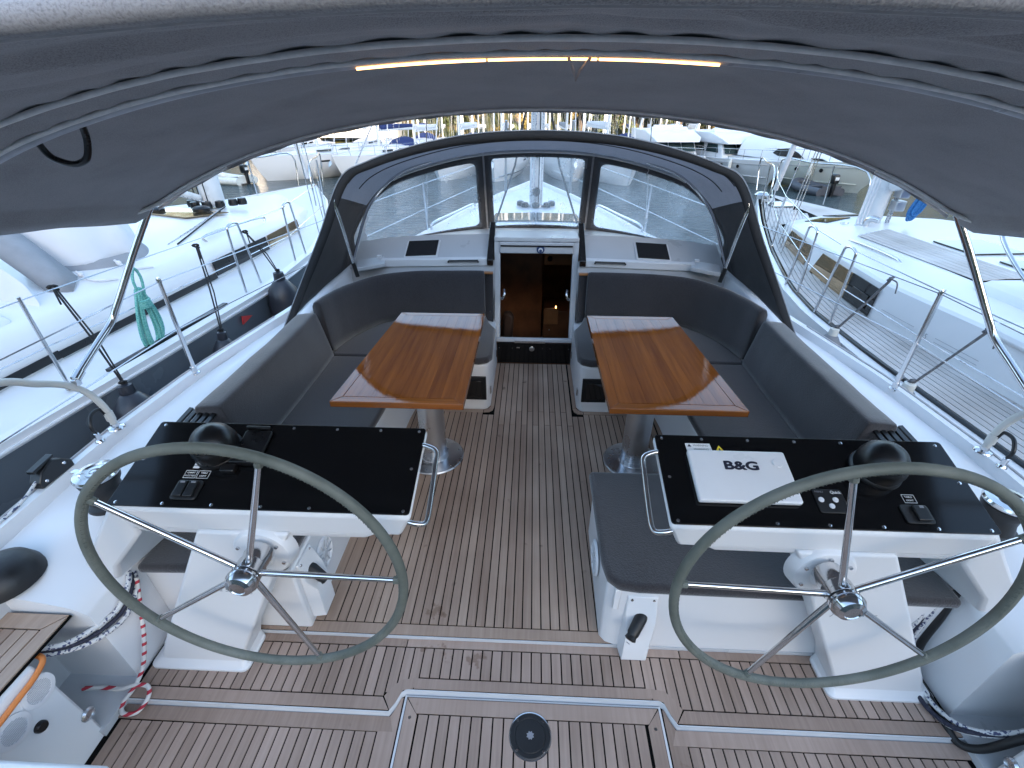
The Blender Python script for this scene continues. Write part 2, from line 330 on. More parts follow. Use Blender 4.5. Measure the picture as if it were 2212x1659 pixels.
def link(name, me, parent=None, bevel=0, seg=2, solid=0):
    o = bpy.data.objects.new(name, me); col.objects.link(o)
    if solid:
        md = o.modifiers.new('solid', 'SOLIDIFY'); md.thickness = solid; md.offset = 0
    if bevel:
        md = o.modifiers.new('bevel', 'BEVEL'); md.width = bevel; md.segments = seg; md.limit_method = 'ANGLE'; md.angle_limit = math.radians(35)
    if parent: attach(o, parent)
    return o
def attach(o, p):
    o.parent = p
    m = Matrix.Identity(4); q = p
    chain = []
    while q: chain.append(q); q = q.parent
    m = Matrix.Identity(4)
    for q in reversed(chain): m = m @ q.matrix_parent_inverse @ q.matrix_basis
    o.matrix_parent_inverse = m.inverted()
def thing(name, loc, label, cat, group=None):
    e = bpy.data.objects.new(name, None); col.objects.link(e); e.location = loc; e.empty_display_size = 0.1
    return tag(e, label, cat, group)
def tag(o, label, cat, group=None, kind=None):
    if label: o['label'] = label
    if cat: o['category'] = cat
    if group: o['group'] = group
    if kind: o['kind'] = kind
    return o
def tube(name, pts, r, mat, parent=None, n=8, smooth_n=0, closed=False):
    if smooth_n: pts = cr(pts, smooth_n, closed)
    return MB().tube(pts, r, n, closed).build(name, mat, parent, angle=60)
def text(name, body, size, mat, parent, origin, xdir, ydir, align='CENTER', bold=0.0, extr=0.0004, shear=0.0, xs=1.0):
    cu = bpy.data.curves.new(name, 'FONT'); cu.body = body; cu.size = size; cu.align_x = align; cu.align_y = 'CENTER'; cu.extrude = extr; cu.offset = bold; cu.shear = shear
    to = bpy.data.objects.new(name+'_c', cu); col.objects.link(to)
    me = bpy.data.meshes.new_from_object(to.evaluated_get(bpy.context.evaluated_depsgraph_get()))
    bpy.data.objects.remove(to); bpy.data.curves.remove(cu)
    X = Vector(xdir).normalized(); Y = Vector(ydir); Y = (Y-X*Y.dot(X)).normalized(); Z = X.cross(Y)
    O = Vector(origin); me.transform(Matrix.Diagonal((xs, 1, 1, 1)))
    me.transform(Matrix(((X.x,Y.x,Z.x,O.x),(X.y,Y.y,Z.y,O.y),(X.z,Y.z,Z.z,O.z),(0,0,0,1))))
    me.materials.clear(); me.materials.append(M[mat]); me.name = name
    return link(name, me, parent)
WZ0, TRIM = -1.1, -0.03     # water level under us; the yacht sits 1.7 degrees bow-up, so the water falls away forward
def wz(y): return WZ0+TRIM*y
WZ = wz(4)
# ================================================================ the yacht we stand on
HB = [(-0.3,2.15),(1.2,2.26),(1.9,2.31),(2.6,2.28),(3.6,2.13),(4.8,1.86),(5.9,1.56),(7.4,1.14),(8.8,0.66),(10.3,0.04)]
ZS = [(-0.3,0.55),(3.5,0.55),(6,0.60),(10.3,0.72)]
def hb(y): return tab(HB, y)
def zs(y): return tab(ZS, y)
yacht = thing('sailing_yacht', (0, 2, 0), 'white sailing yacht with teak cockpit between two moored neighbours', 'sailing yacht')
YS = [-0.3+0.25*k for k in range(int(10.6/0.25)+1)]
def build_hull_and_deck():
    for s in (-1, 1):
        rows = []
        for y in YS:
            h, z = hb(y), zs(y); rows.append([(s*h, y, z-0.03), (s*(h*0.985), y, z-0.6), (s*(h*0.95), y*0.985, -1.1), (s*(h*0.86), y*0.97, -1.75)])
        MB().grid(rows).build('hull_side', 'gel', yacht)
        rows = []
        for y in YS[2:]:
            h, z = hb(y), zs(y); q = min(0.09, h*0.9)
            rows.append([Vector((s*h, y, z-0.03)), Vector((s*h, y, z+0.045)), Vector((s*(h-q*0.75), y, z+0.055)), Vector((s*(h-q), y, z+0.005)), Vector((s*(h-q), y, z-0.03))])
        MB().loft(rows).build('toe_rail', 'gel', yacht, angle=50)
        # thin joint line along the outside of the rail
        tube('rail_joint', [(s*(hb(y)-0.012), y, zs(y)+0.050) for y in YS[4:16]], 0.006, 'piping', yacht, 5)
    for s in (-1, 1):
        MB().grid([[(s*(hb(y)-0.085), y, zs(y)), (s*(hb(y)-0.085)*0.62, y, zs(y)+0.03)] for y in YS if 4.1 < y < 6.75]).build('side_deck', 'nonskid', yacht)
    rows = []
    for y in YS:
        if y < 6.5: continue
        h, z = max(0.02, hb(y)-0.085), zs(y)
        rows.append([(-h, y, z), (-h*0.6, y, z+0.03), (0, y, z+0.05), (h*0.6, y, z+0.03), (h, y, z)])
    MB().grid(rows).build('foredeck', 'nonskid', yacht)
    # side coamings: wall from the cockpit floor over the coaming top down to the side deck
    SEC = [(0.985, [(1.695,-0.07),(1.705,0.42),(1.76,0.462),(1.95,0.515),(2.05,0.53),(2.17,0.54)]),
           (1.18, [(1.69,-0.07),(1.69,0.45),(1.76,0.475),(1.95,0.53),(2.05,0.545),(2.185,0.55)]),
           (1.60, [(1.70,0.0),(1.69,0.58),(1.76,0.62),(1.93,0.60),(2.05,0.57),(2.215,0.555)]),
           (1.85, [(1.70,0.0),(1.665,0.70),(1.75,0.72),(1.92,0.63),(2.05,0.575),(2.22,0.555)]),
           (2.40, [(1.70,0.0),(1.65,0.735),(1.75,0.745),(1.93,0.63),(2.05,0.58),(2.20,0.555)]),
           (3.00, [(1.70,0.0),(1.66,0.76),(1.75,0.76),(1.92,0.63),(2.02,0.58),(2.14,0.555)]),
           (3.60, [(1.68,0.0),(1.64,0.82),(1.72,0.82),(1.86,0.63),(1.94,0.58),(2.045,0.555)]),
           (4.30, [(1.64,0.0),(1.62,0.86),(1.67,0.85),(1.75,0.64),(1.82,0.59),(1.89,0.565)])]
    def sec(y):
        for (a, A), (b, B) in zip(SEC, SEC[1:]):
            if y <= b: f = (y-a)/(b-a); f = f*f*(3-2*f); return [(lerp(p[0], q[0], f), lerp(p[1], q[1], f)) for p, q in zip(A, B)]
        return SEC[-1][1]
    for s in (-1, 1):
        rows = []
        y = 0.985
        while y <= 4.31:
            P2 = cr([Vector((a, 0, b)) for a, b in sec(y)[1:]], 4)
            rows.append([(s*sec(y)[0][0], y, sec(y)[0][1])]+[(s*p.x, y, p.z) for p in P2]); y += 0.0475
        MB().grid(rows).build('coaming', 'gel', yacht, angle=180)
        # aft end wall of the coaming and the recess behind it
        e = sec(0.985); MB().prism([(s*a, 0.985, b) for a, b in e]+[(s*2.17, 0.985, -0.07)], (0, 0.012, 0)).build('coaming_end', 'gel', yacht)
        MB().box(min(s*2.0, s*2.03), max(s*2.0, s*2.03), 0.78, 0.985, -0.07, 0.52).build('recess_wall', 'gelgrey', yacht)
        MB().box(min(s*1.69, s*2.03), max(s*1.69, s*2.03), 0.78, 0.985, -0.075, -0.02).build('recess_floor', 'gelgrey', yacht)
        # aft corner locker: sloping inner panel, teak lid
        lp = MB().prism([(s*1.70,0.80,-0.07),(s*1.735,0.80,0.40),(s*1.75,0.80,0.43),(s*2.20,0.80,0.43),(s*2.20,0.80,-0.07)], (0,-1.1,0)).build('aft_locker', 'gel', yacht, bevel=0.012)
        strip_done = True
        MB().box(min(s*2.10,s*2.24), max(s*2.10,s*2.24), -0.3, 0.985, 0.40, 0.53).build('aft_side_deck', 'gel', yacht, bevel=0.03)
        # teak lid on the locker: a frame and fore-and-aft strips
        lid = MB().box(min(s*1.755,s*2.10), max(s*1.755,s*2.10), -0.3, 0.975, 0.43, 0.437).build('locker_lid', 'caulk', yacht)
        MB().prism([(s*1.762,0.972,0.437),(s*2.10,0.972,0.437),(s*2.10,0.915,0.437),(s*1.818,0.915,0.437)], (0,0,0.006)).build('plank', 'teak', lid)
        MB().prism([(s*1.762,0.965,0.437),(s*1.813,0.912,0.437),(s*1.813,-0.3,0.437),(s*1.762,-0.3,0.437)], (0,0,0.006)).build('plank', 'teak', lid)
        for k in range(6):
            x0 = 1.819+0.0465*k; MB().box(min(s*x0,s*(x0+0.0405)), max(s*x0,s*(x0+0.0405)), -0.3, 0.909, 0.437, 0.443).build('plank', 'teak', lid)
build_hull_and_deck()

# ---------------------------------------------------------------- coach roof and companionway
def coachroof():
    SEC = [(4.28,[(0,1.085),(0.5,1.075),(1.15,1.01),(1.45,0.94),(1.62,0.84),(1.69,0.57)]),
           (5.05,[(0,0.975),(0.5,0.968),(1.0,0.925),(1.28,0.88),(1.42,0.80),(1.50,0.58)]),
           (6.5,[(0,0.955),(0.4,0.95),(0.75,0.90),(0.92,0.85),(1.02,0.78),(1.10,0.60)]),
           (7.4,[(0,0.84),(0.3,0.835),(0.5,0.82),(0.62,0.76),(0.70,0.70),(0.76,0.63)]),
           (8.2,[(0,0.70),(0.12,0.70),(0.25,0.69),(0.35,0.68),(0.42,0.66),(0.45,0.64)])]
    rows = []; y = 4.28
    while y <= 8.21:
        for (a, A), (b, B) in zip(SEC, SEC[1:]):
            if y <= b+1e-6: S = [(lerp(p[0],q[0],(y-a)/(b-a)), lerp(p[1],q[1],(y-a)/(b-a))) for p, q in zip(A, B)]; break
        H = [Vector((p.x, y, p.z)) for p in cr([(a, 0, b) for a, b in S], 4)]
        rows.append([Vector((-p.x, p.y, p.z)) for p in reversed(H)]+H[1:]); y += 0.098
    c = MB().grid(rows).build('coachroof', 'gel', yacht, angle=50)
    # dark deck windows forward of the hood
    for s in (-1, 1):
        MB().prism([(s*0.006,5.35,0.976),(s*0.50,5.35,0.966),(s*0.48,5.80,0.960),(s*0.006,5.80,0.970)], (0,0,0.012)).build('deck_window', 'tintglass', c)
        tube('handrail', [(s*1.16,5.25,0.88),(s*1.14,5.30,0.96),(s*1.00,5.9,0.95),(s*0.84,6.6,0.93),(s*0.83,6.65,0.84)], 0.013, 'steel', c, 8, 5)
    for s in (-1, 1):
        # ledge beside the companionway: slopes up forward, carries a flush hatch
        def led(x, y): return tab([(0.4,0.94),(1.0,0.925),(1.35,0.90),(1.6,0.86)], x)+(y-3.95)*0.43
        rows = []
        for k in range(9):
            y = 3.95+0.042*k; rows.append([(s*x, y, led(x, y)) for x in (0.40,0.55,0.75,0.95,1.15,1.35,1.5,1.62)])
        l = MB().grid(rows).build('coachroof_ledge', 'gelgrey', yacht)
        rows = [[(s*x, y, z) for x in (0.36,0.40,0.75,1.15,1.35,1.5,1.64)] for y, z in ((3.955,0.38),(3.955,0.84),(3.965,0.86))]
        for r in rows[1:]:
            for k in range(len(r)): r[k] = (r[k][0], r[k][1], led(abs(r[k][0]), 3.95)-(0.05 if r is rows[1] else 0.002))
        MB().grid(rows).build('cabin_bulkhead', 'gelgrey', yacht)
        def hatch(x0, x1, y0, y1, off, mat, nm, par): return MB().prism([(s*x0,y0,led(x0,y0)+off),(s*x1,y0,led(x1,y0)+off),(s*x1,y1,led(x1,y1)+off),(s*x0,y1,led(x0,y1)+off)], (0,0,0.008)).build(nm, mat, par, bevel=0.002)
        hh = hatch(0.86,1.16,3.99,4.20,0.004,'gel','hatch_frame',l); hatch(0.875,1.145,4.003,4.188,0.013,'tintglass','hatch_glass',l)
        # raised aft lip with the hood track
        MB().prism([(s*0.42,3.945,0.895),(s*0.42,3.945,0.955),(s*0.42,3.985,0.965)], (s*0.93,0,-0.025)).build('ledge_lip', 'gel', l, bevel=0.004)
        tube('grab_line', [(s*0.50,3.935,0.93),(s*0.50,3.925,0.945),(s*0.75,3.925,0.94),(s*0.76,3.935,0.925)], 0.008, 'black', l, 6)
        MB().box(min(s*1.36,s*1.40),max(s*1.36,s*1.40),4.00,4.03,0.93,0.955).build('hood_latch', 'plasticwhite', l, bevel=0.004)
        MB().prism([(s*1.30,3.90,0.885),(s*1.52,3.80,0.87),(s*1.58,3.98,0.885),(s*1.34,4.02,0.91)], (0,0,0.035)).build('hood_foot', 'gelgrey', l, bevel=0.006)
coachroof()
def companionway():
    c = MB()
    for s in (-1, 1):
        c.prism([(s*0.315,3.865,0.25),(s*0.365,3.855,0.25),(s*0.365,4.045,1.08),(s*0.315,4.055,1.08)], (0,0.06,0))
    c.box(-0.365,0.365,4.04,4.30,1.08,1.115); c.box(-0.315,0.315,4.015,4.05,0.985,1.078)
    c.box(-0.345,0.345,3.845,3.885,0.215,0.250)
    d = c.build('companionway_frame', 'gelgrey', yacht, bevel=0.006)
    MB().box(-0.31,0.31,4.008,4.016,1.045,1.056).build('hatch_slot', 'black', d)
    MB().box(-0.34,0.34,3.836,3.85,0.006,0.212).build('step_panel', 'acrylic', d, bevel=0.002)
    MB().lathe([(0.0,0.0),(0.024,0.0),(0.024,0.004),(0.016,0.008),(0,0.008)], (-0.02,3.836,0.155), (0,-1,0), 20).build('latch', 'steel', d).scale = (1,1,1)
    MB().box(-0.16,-0.13,3.831,3.836,0.163,0.172).build('latch_slot', 'steel', d)
    for x in (-0.32,-0.20,0.08,0.15,0.32): MB().lathe([(0,0),(0.004,0),(0.003,0.003),(0,0.003)], (x,3.836,0.16), (0,-1,0), 8).build('screw', 'steel', d)
    MB().box(-0.18,0.10,3.832,3.85,0.215,0.232).build('step_lip', 'steel', d)
    MB().lathe([(0,0),(0.034,0),(0.034,0.004),(0,0.004)], (0.035,4.013,1.022), (0,-1,0), 24).build('round_sticker', 'bootblue', d)
    MB().lathe([(0,0),(0.020,0),(0.020,0.002),(0,0.002)], (0.035,4.008,1.018), (0,-1,0), 20).build('sticker_drop', 'printwhite', d)
    MB().lathe([(0,0),(0.013,0),(0.013,0.002),(0,0.002)], (0.035,4.0055,1.012), (0,-1,0), 20).build('sticker_dot', 'bootblue', d)
    for s in (-1, 1):
        # dark glossy hatch rails and padded side covers with press studs
        MB().prism([(s*0.37,3.93,0.90),(s*0.425,3.93,0.90),(s*0.42,4.30,1.14),(s*0.37,4.30,1.14)], (0,0,0.05)).build('hatch_rail', 'tintglass', d, bevel=0.006)
        MB().prism([(s*0.372,3.845,0.41),(s*0.45,3.90,0.41),(s*0.45,3.935,0.83),(s*0.372,3.92,0.83)], (0,0.02,0)).build('side_cover', 'cushion', d, bevel=0.006)
        MB().box(min(s*0.372,s*0.45),max(s*0.372,s*0.45),3.912,3.945,0.832,0.846).build('trim', 'midwood', d)
        for zz in (0.50, 0.72): MB().lathe([(0,0),(0.007,0),(0.005,0.004),(0,0.004)], (s*0.40,3.865+(zz-0.41)*0.18,zz), (0,-1,0), 10).build('press_stud', 'steel', d)
        tube('door_handle', [(s*0.300,3.90,0.62),(s*0.285,3.86,0.63),(s*0.270,3.86,0.67),(s*0.275,3.90,0.70)], 0.011, 'steel', d, 8, 4)
    # dark saloon seen through the opening
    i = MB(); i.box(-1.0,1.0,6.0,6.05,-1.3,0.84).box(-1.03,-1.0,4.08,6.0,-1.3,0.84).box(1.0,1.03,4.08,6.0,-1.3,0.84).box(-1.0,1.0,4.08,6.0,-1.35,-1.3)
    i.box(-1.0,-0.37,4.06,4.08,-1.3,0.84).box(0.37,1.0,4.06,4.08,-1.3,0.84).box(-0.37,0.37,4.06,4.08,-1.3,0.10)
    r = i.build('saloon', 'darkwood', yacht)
    MB().box(-0.55,0.09,5.05,5.09,-1.2,0.90).build('saloon_door', 'darkwood', r, bevel=0.01)
    MB().box(0.11,0.55,5.0,5.4,-1.0,0.06).build('galley_cabinet', 'darkwood', r, bevel=0.01)
    MB().box(0.12,0.28,4.97,4.995,-0.10,0.10).build('cabinet_panel', 'midwood', r, bevel=0.006)
    MB().box(0.10,0.55,5.02,5.05,0.58,0.88).build('cabinet_upper', 'midwood', r, bevel=0.01)
    MB().ball((0.16,5.0,0.66),0.03,10).build('knob', 'black', r)
    MB().prism([(-0.36,4.75,-0.25),(-0.24,4.72,-0.25),(-0.22,4.75,0.08),(-0.27,4.78,0.12),(-0.34,4.78,0.10)], (0,0.1,0)).build('saloon_seat', 'brownseat', r, bevel=0.03)
    MB().lathe([(0,0),(0.006,0),(0.007,0.03),(0.006,0.035),(0,0.035)], (0.25,4.98,0.09)).build('reading_lamp', 'lampwarm', r)
    MB().box(0.18,0.19,4.985,4.995,-0.18,-0.17).build('indicator', 'printwhite', r)
companionway()

# ---------------------------------------------------------------- teak floors: every strip is its own plank
PW = 0.0440
plank_cache = {}
def plank_set(par, x0, n, spans, z, mat='teak', w=PW, gap=0.0060, th=0.005):
    """spans(xa,xb) -> list of (ya,yb); shares the mesh between planks of one length"""
    for k in range(n):
        xa = x0+k*w; xb = xa+w-gap
        for (ya, yb) in spans(xa, xb):
            if yb-ya < 0.02: continue
            key = (round(yb-ya, 3), round(w-gap, 4), mat)
            if key not in plank_cache:
                L, W = (yb-ya)/2, (w-gap)/2
                o = MB().box(-W, W, -L, L, 0, th).build('plank', mat)
                md = o.data; plank_cache[key] = md; bpy.data.objects.remove(o)
            o = link('plank', plank_cache[key], None); o.location = ((xa+xb)/2, (ya+yb)/2, z)
            par_attach_at(o, par)
def par_attach_at(o, p):
    mw = o.location.copy(); o.location = (0, 0, 0); attach(o, p); o.location = mw
def strip(par, poly, z, mat='teakside', th=0.005): return MB().prism([(x, y, z) for x, y in poly], (0, 0, th)).build('plank', mat, par)
# cockpit sole (z = 0 at the plank tops)
sole = MB().prism([(-1.06,1.205,-0.03),(1.06,1.205,-0.03),(1.06,3.10,-0.03),(0.345,3.10,-0.03),(0.345,3.84,-0.03),(-0.345,3.84,-0.03),(-0.345,3.10,-0.03),(-1.06,3.10,-0.03)], (0,0,0.024)).build('cockpit_sole', 'caulk', yacht)
random.seed(3)
def sole_span(xa, xb):
    c = (xa+xb)/2
    if abs(c) < 0.285:
        j = 2.86+0.18*((int(round((c+2)/PW))) % 2)
        return [(1.262, j), (j+0.004, 3.832)]
    if abs(c) < 0.31: return [(1.262, 3.832)]
    if abs(c) < 0.40: return [(1.262, 2.985)]
    return [(1.262, 3.015)]
plank_set(sole, -0.924, 42, sole_span, -0.006)
strip(sole, [(-1.05,1.208),(1.05,1.208),(1.05,1.256),(-1.05,1.256)], -0.006, 'teak')
MB().box(-1.69,-1.06,1.2045,1.228,-0.03,-0.006).build('sole_edge_bed', 'caulk', sole)
strip(sole, [(-1.688,1.208),(-1.055,1.208),(-1.055,1.2235),(-1.688,1.2235)], -0.006, 'teak')
strip(sole, [(-1.035,1.262),(-0.989,1.262),(-0.989,1.86),(-1.035,1.86)], -0.006, 'teak')
for s in (-1, 1):
    strip(sole, [(s*0.931,1.262),(s*0.985,1.262),(s*0.985,3.06),(s*0.931,3.02)], -0.006, 'teak')
    strip(sole, [(s*0.40,3.02),(s*0.928,3.022),(s*0.98,3.06),(s*0.40,3.06)], -0.006, 'teak')
    strip(sole, [(s*0.395,3.02),(s*0.395,3.06),(s*0.36,3.075),(s*0.345,3.10),(s*0.316,3.10),(s*0.325,3.05),(s*0.35,3.025)], -0.006, 'teak')
    strip(sole, [(s*0.316,3.105),(s*0.345,3.105),(s*0.345,3.832),(s*0.316,3.832)], -0.006, 'teak')
# helm platform, 22 mm lower
HZ = -0.027
helm = MB().prism([(-1.69,0.90,HZ-0.03),(-0.60,0.90,HZ-0.03),(-0.56,0.985,HZ-0.03),(0.56,0.985,HZ-0.03),(0.60,0.90,HZ-0.03),(1.69,0.90,HZ-0.03),(1.69,1.24,HZ-0.03),(-1.69,1.24,HZ-0.03)], (0,0,0.03)).build('helm_platform', 'caulk', yacht)
def helm_span(xa, xb):
    c = abs((xa+xb)/2)
    if c < 0.50: return [(1.036, 1.159)]
    if c < 0.555: return [(0.994, 1.159)]
    if c < 0.63: return [(0.972, 1.159)]
    return [(0.958, 1.159)]
plank_set(helm, -1.672, 76, helm_span, HZ, 'teakside')
MB().box(-1.69,1.69,1.200,1.2045,HZ-0.01,-0.004).build('step_riser', 'gelgrey', helm)
for xa, xb in ((-1.69,-0.575),(-0.57,0.66),(0.665,1.69)): strip(helm, [(xa,1.165),(xb,1.165),(xb,1.199),(xa,1.199)], HZ, 'teakside')
strip(helm, [(-0.50,0.990),(0.50,0.990),(0.50,1.030),(-0.50,1.030)], HZ+0.0008, 'teakside')
for s in (-1, 1):
    strip(helm, [(s*0.504,0.990),(s*0.504,1.030),(s*0.56,1.022),(s*0.598,0.985),(s*0.617,0.955),(s*0.582,0.905),(s*0.560,0.945),(s*0.545,0.982)], HZ+0.0008, 'teakside')
    strip(helm, [(s*0.587,0.906),(s*0.622,0.952),(s*1.69,0.952),(s*1.69,0.906)], HZ+0.0008, 'teakside')
# aft platform and the centre hatch, another 25 mm down, with a white rounded edge between
AZ = -0.056
aft = MB().box(-1.735,1.735,-0.3,0.985,AZ-0.04,AZ).build('aft_platform', 'caulk', yacht)
edge = [(-1.69,0.901),(-0.585,0.899),(-0.565,0.93),(-0.548,0.972),(-0.53,0.984),(0.53,0.984),(0.548,0.972),(0.565,0.93),(0.585,0.899),(1.69,0.901)]
rows = [[(x, y+0.004, HZ-0.001) for x, y in edge], [(x, y+0.002, HZ+0.004) for x, y in edge], [(x, y-0.002, HZ+0.003) for x, y in edge], [(x, y-0.003, AZ+0.002) for x, y in edge], [(x, y-0.005, AZ) for x, y in edge]]
MB().grid(rows).build('step_edge', 'gelgrey', aft, angle=60)
def aft_span(xa, xb):
    c = abs((xa+xb)/2)
    return [(-0.3, 0.837)] if c > 0.60 else []
plank_set(aft, -1.672, 76, aft_span, AZ, 'teakside')
for s in (-1, 1):
    strip(aft, [(s*0.555,0.84),(s*0.60,0.84),(s*1.69,0.843),(s*1.69,0.893),(s*0.578,0.893)], AZ+0.0008, 'teakside')
    xo_ = 0.616 if s < 0 else 0.610
    strip(aft, [(s*0.541,-0.3),(s*xo_,-0.3),(s*xo_,0.838),(s*0.600,0.870),(s*0.580,0.892),(s*0.566,0.918),(s*0.549,0.962),(s*0.541,0.965)], AZ+0.0004, 'teakside')
hat = MB().box(-0.535,0.535,-0.3,0.976,AZ,AZ+0.006).build('lazarette_hatch', 'gel', aft, bevel=0.002)
MB().box(-0.525,0.525,-0.3,0.968,AZ+0.006,AZ+0.008).build('hatch_caulk', 'caulk', hat)
def hatch_span(xa, xb): return [(-0.3, 0.902)]
hz = AZ+0.008
plank_set(hat, -0.462, 21, hatch_span, hz, 'teakside')
strip(hat, [(-0.520,0.964),(0.520,0.964),(0.474,0.907),(-0.474,0.907)], hz, 'teakside')
for s in (-1, 1):
    strip(hat, [(s*0.522,0.960),(s*0.470,0.900),(s*0.470,-0.3),(s*0.522,-0.3)], hz, 'teakside')
    MB().lathe([(0,0),(0.006,0),(0.006,0.002),(0,0.002)], (s*0.497,0.89,hz+0.004)).build('screw', 'steel', hat)
# round black inspection port with bayonet socket and four screws
rp = MB().lathe([(0,0),(0.080,0),(0.080,0.007),(0.076,0.010),(0.062,0.010),(0.060,0.008),(0.058,0.010),(0,0.010)], (-0.005,0.845,hz+0.003), n=48).build('inspection_port', 'rubber', hat)
MB().lathe([(0.0795,0),(0.084,0),(0.084,0.006),(0.0795,0.007)], (-0.005,0.845,hz+0.002), n=48).build('inspection_ring', 'steel', hat)
star = []
for k in range(16):
    a = math.pi*2*k/16; r = 0.016 if k % 2 else 0.011; star.append((-0.005+r*math.cos(a), 0.845+r*math.sin(a), hz+0.0135))
MB().prism(star, (0,0,0.0015)).build('socket', 'inkgrey', hat)
for dx, dy in ((-1,1),(1,1),(-1,-1),(1,-1)): MB().lathe([(0,0),(0.006,0),(0.005,0.003),(0,0.003)], (-0.005+dx*0.051,0.845+dy*0.051,hz+0.012), n=10).build('screw', 'steel', hat)

# ---------------------------------------------------------------- seat boxes and helm benches
def seats():
    for s in (-1, 1):
        pts = [(0.345,3.84),(0.345,3.12),(0.365,3.08),(0.40,3.06),(0.94,3.06),(0.955,2.9),(0.985,1.86),(1.69,1.86),(1.69,3.96),(0.365,3.96)]
        b = MB().prism([(s*x, y, -0.01) for x, y in pts], (0,0,0.41)).build('seat_box', 'gel', yacht, bevel=0.012)
        # dark drawer front with frame in the face of the box
        MB().box(min(s*0.37,s*0.56),max(s*0.37,s*0.56),3.048,3.062,0.095,0.305).build('drawer_frame', 'black', b, bevel=0.004)
        MB().box(min(s*0.405,s*0.535),max(s*0.405,s*0.535),3.043,3.05,0.125,0.27).build('drawer_glass', 'tintglass', b, bevel=0.003)
        MB().box(min(s*0.338,s*0.346),max(s*0.338,s*0.346),3.10,3.13,0.12,0.18).build('hinge', 'steel', b, bevel=0.003)
        MB().box(min(s*0.338,s*0.346),max(s*0.338,s*0.346),3.72,3.75,0.12,0.18).build('hinge', 'steel', b, bevel=0.003)
    st = MB().prism([(0.305,1.245,-0.01),(0.33,1.215,-0.01),(0.37,1.203,-0.01),(1.69,1.203,-0.01),(1.69,1.86,-0.01),(0.32,1.86,-0.01)], (0,0,0.41)).build('helm_bench', 'gel', yacht, bevel=0.010)
    pt = MB().prism([(-1.03,1.225,-0.01),(-1.69,1.225,-0.01),(-1.69,1.86,-0.01),(-1.03,1.86,-0.01)], (0,0,0.41)).build('helm_bench', 'gel', yacht, bevel=0.010)
    # loudspeaker grilles on the bench sides
    for o, x, y, ax in ((pt,-1.028,1.47,1),(st,0.302,1.50,-1)):
        g = MB().lathe([(0,0),(0.085,0),(0.083,0.010),(0.075,0.013),(0.072,0.006),(0,0.006)], (x,y,0.215), (ax,0,0), 32).build('speaker', 'plasticwhite', o)
        for k in range(5):
            a = math.pi*k/5; MB().tube([(x+ax*0.010,y-0.072*math.cos(a),0.215-0.072*math.sin(a)),(x+ax*0.010,y+0.072*math.cos(a),0.215+0.072*math.sin(a))],0.003,5).build('grille_bar','gelgrey',o)
        MB().lathe([(0,0),(0.028,0),(0.02,0.008),(0,0.01)], (x+ax*0.006,y,0.215), (ax,0,0), 16).build('speaker_cone', 'gelgrey', o)
    # winch handle pockets with a handle in each
    def pocket(o, bx, by, side):
        if side == 'aft':
            q = MB().loft([[(bx-0.065,by,z),(bx+0.065,by,z),(bx+0.055,by-0.06,z),(bx-0.055,by-0.06,z)] for z in (-0.02,0.19)]+[[(bx-0.065,by,0.26),(bx+0.065,by,0.26),(bx+0.06,by-0.05,0.25),(bx-0.06,by-0.02,0.24)],[(bx-0.065,by,0.36),(bx+0.065,by,0.36),(bx+0.06,by-0.01,0.36),(bx-0.06,by-0.01,0.36)]])
            q.build('handle_pocket', 'gel', o, bevel=0.008)
            MB().lathe([(0,0),(0.022,0),(0.026,0.02),(0.024,0.09),(0.020,0.10),(0.024,0.115),(0.015,0.12),(0,0.12)], (bx+0.01,by-0.02,0.265), (-0.45,-0.6,-0.35), 18).build('winch_handle_grip', 'rubber', o)
            MB().lathe([(0,0),(0.008,0),(0.008,0.002),(0,0.002)], (bx-0.062,by-0.115,0.21), (-0.45,-0.6,-0.35), 10).build('grip_end', 'inkgrey', o)
            for dx, dz in ((-0.045,0.345),(0.045,0.345),(0,0.315)): MB().lathe([(0,0),(0.007,0),(0.006,0.004),(0,0.004)], (bx+dx,by-0.012,dz), (0,-1,0), 10).build('screw', 'steel', o)
        else:
            q = MB().loft([[(bx,by-0.065,z),(bx,by+0.065,z),(bx+0.06,by+0.055,z),(bx+0.06,by-0.055,z)] for z in (0.03,0.22)]+[[(bx,by-0.065,0.29),(bx,by+0.065,0.29),(bx+0.05,by+0.06,0.28),(bx+0.02,by-0.06,0.27)],[(bx,by-0.065,0.39),(bx,by+0.065,0.39),(bx+0.01,by+0.06,0.39),(bx+0.01,by-0.06,0.39)]])
            q.build('handle_pocket', 'gel', o, bevel=0.008)
            MB().lathe([(0,0),(0.022,0),(0.026,0.02),(0.024,0.08),(0.020,0.09),(0.022,0.10),(0.014,0.105),(0,0.105)], (bx+0.015,by,0.315), (0.55,-0.2,-0.4), 18).build('winch_handle_grip', 'rubber', o)
            for dy, dz in ((-0.045,0.375),(0.045,0.375),(0,0.345)): MB().lathe([(0,0),(0.007,0),(0.006,0.004),(0,0.004)], (bx+0.012,by+dy,dz), (1,0,0), 10).build('screw', 'steel', o)
    pocket(st, 0.45, 1.205, 'aft'); pocket(pt, -1.03, 1.32, 'side')
    MB().box(0.33,0.355,1.195,1.206,0.27,0.40).build('latch_cover', 'gel', st, bevel=0.004)
seats()

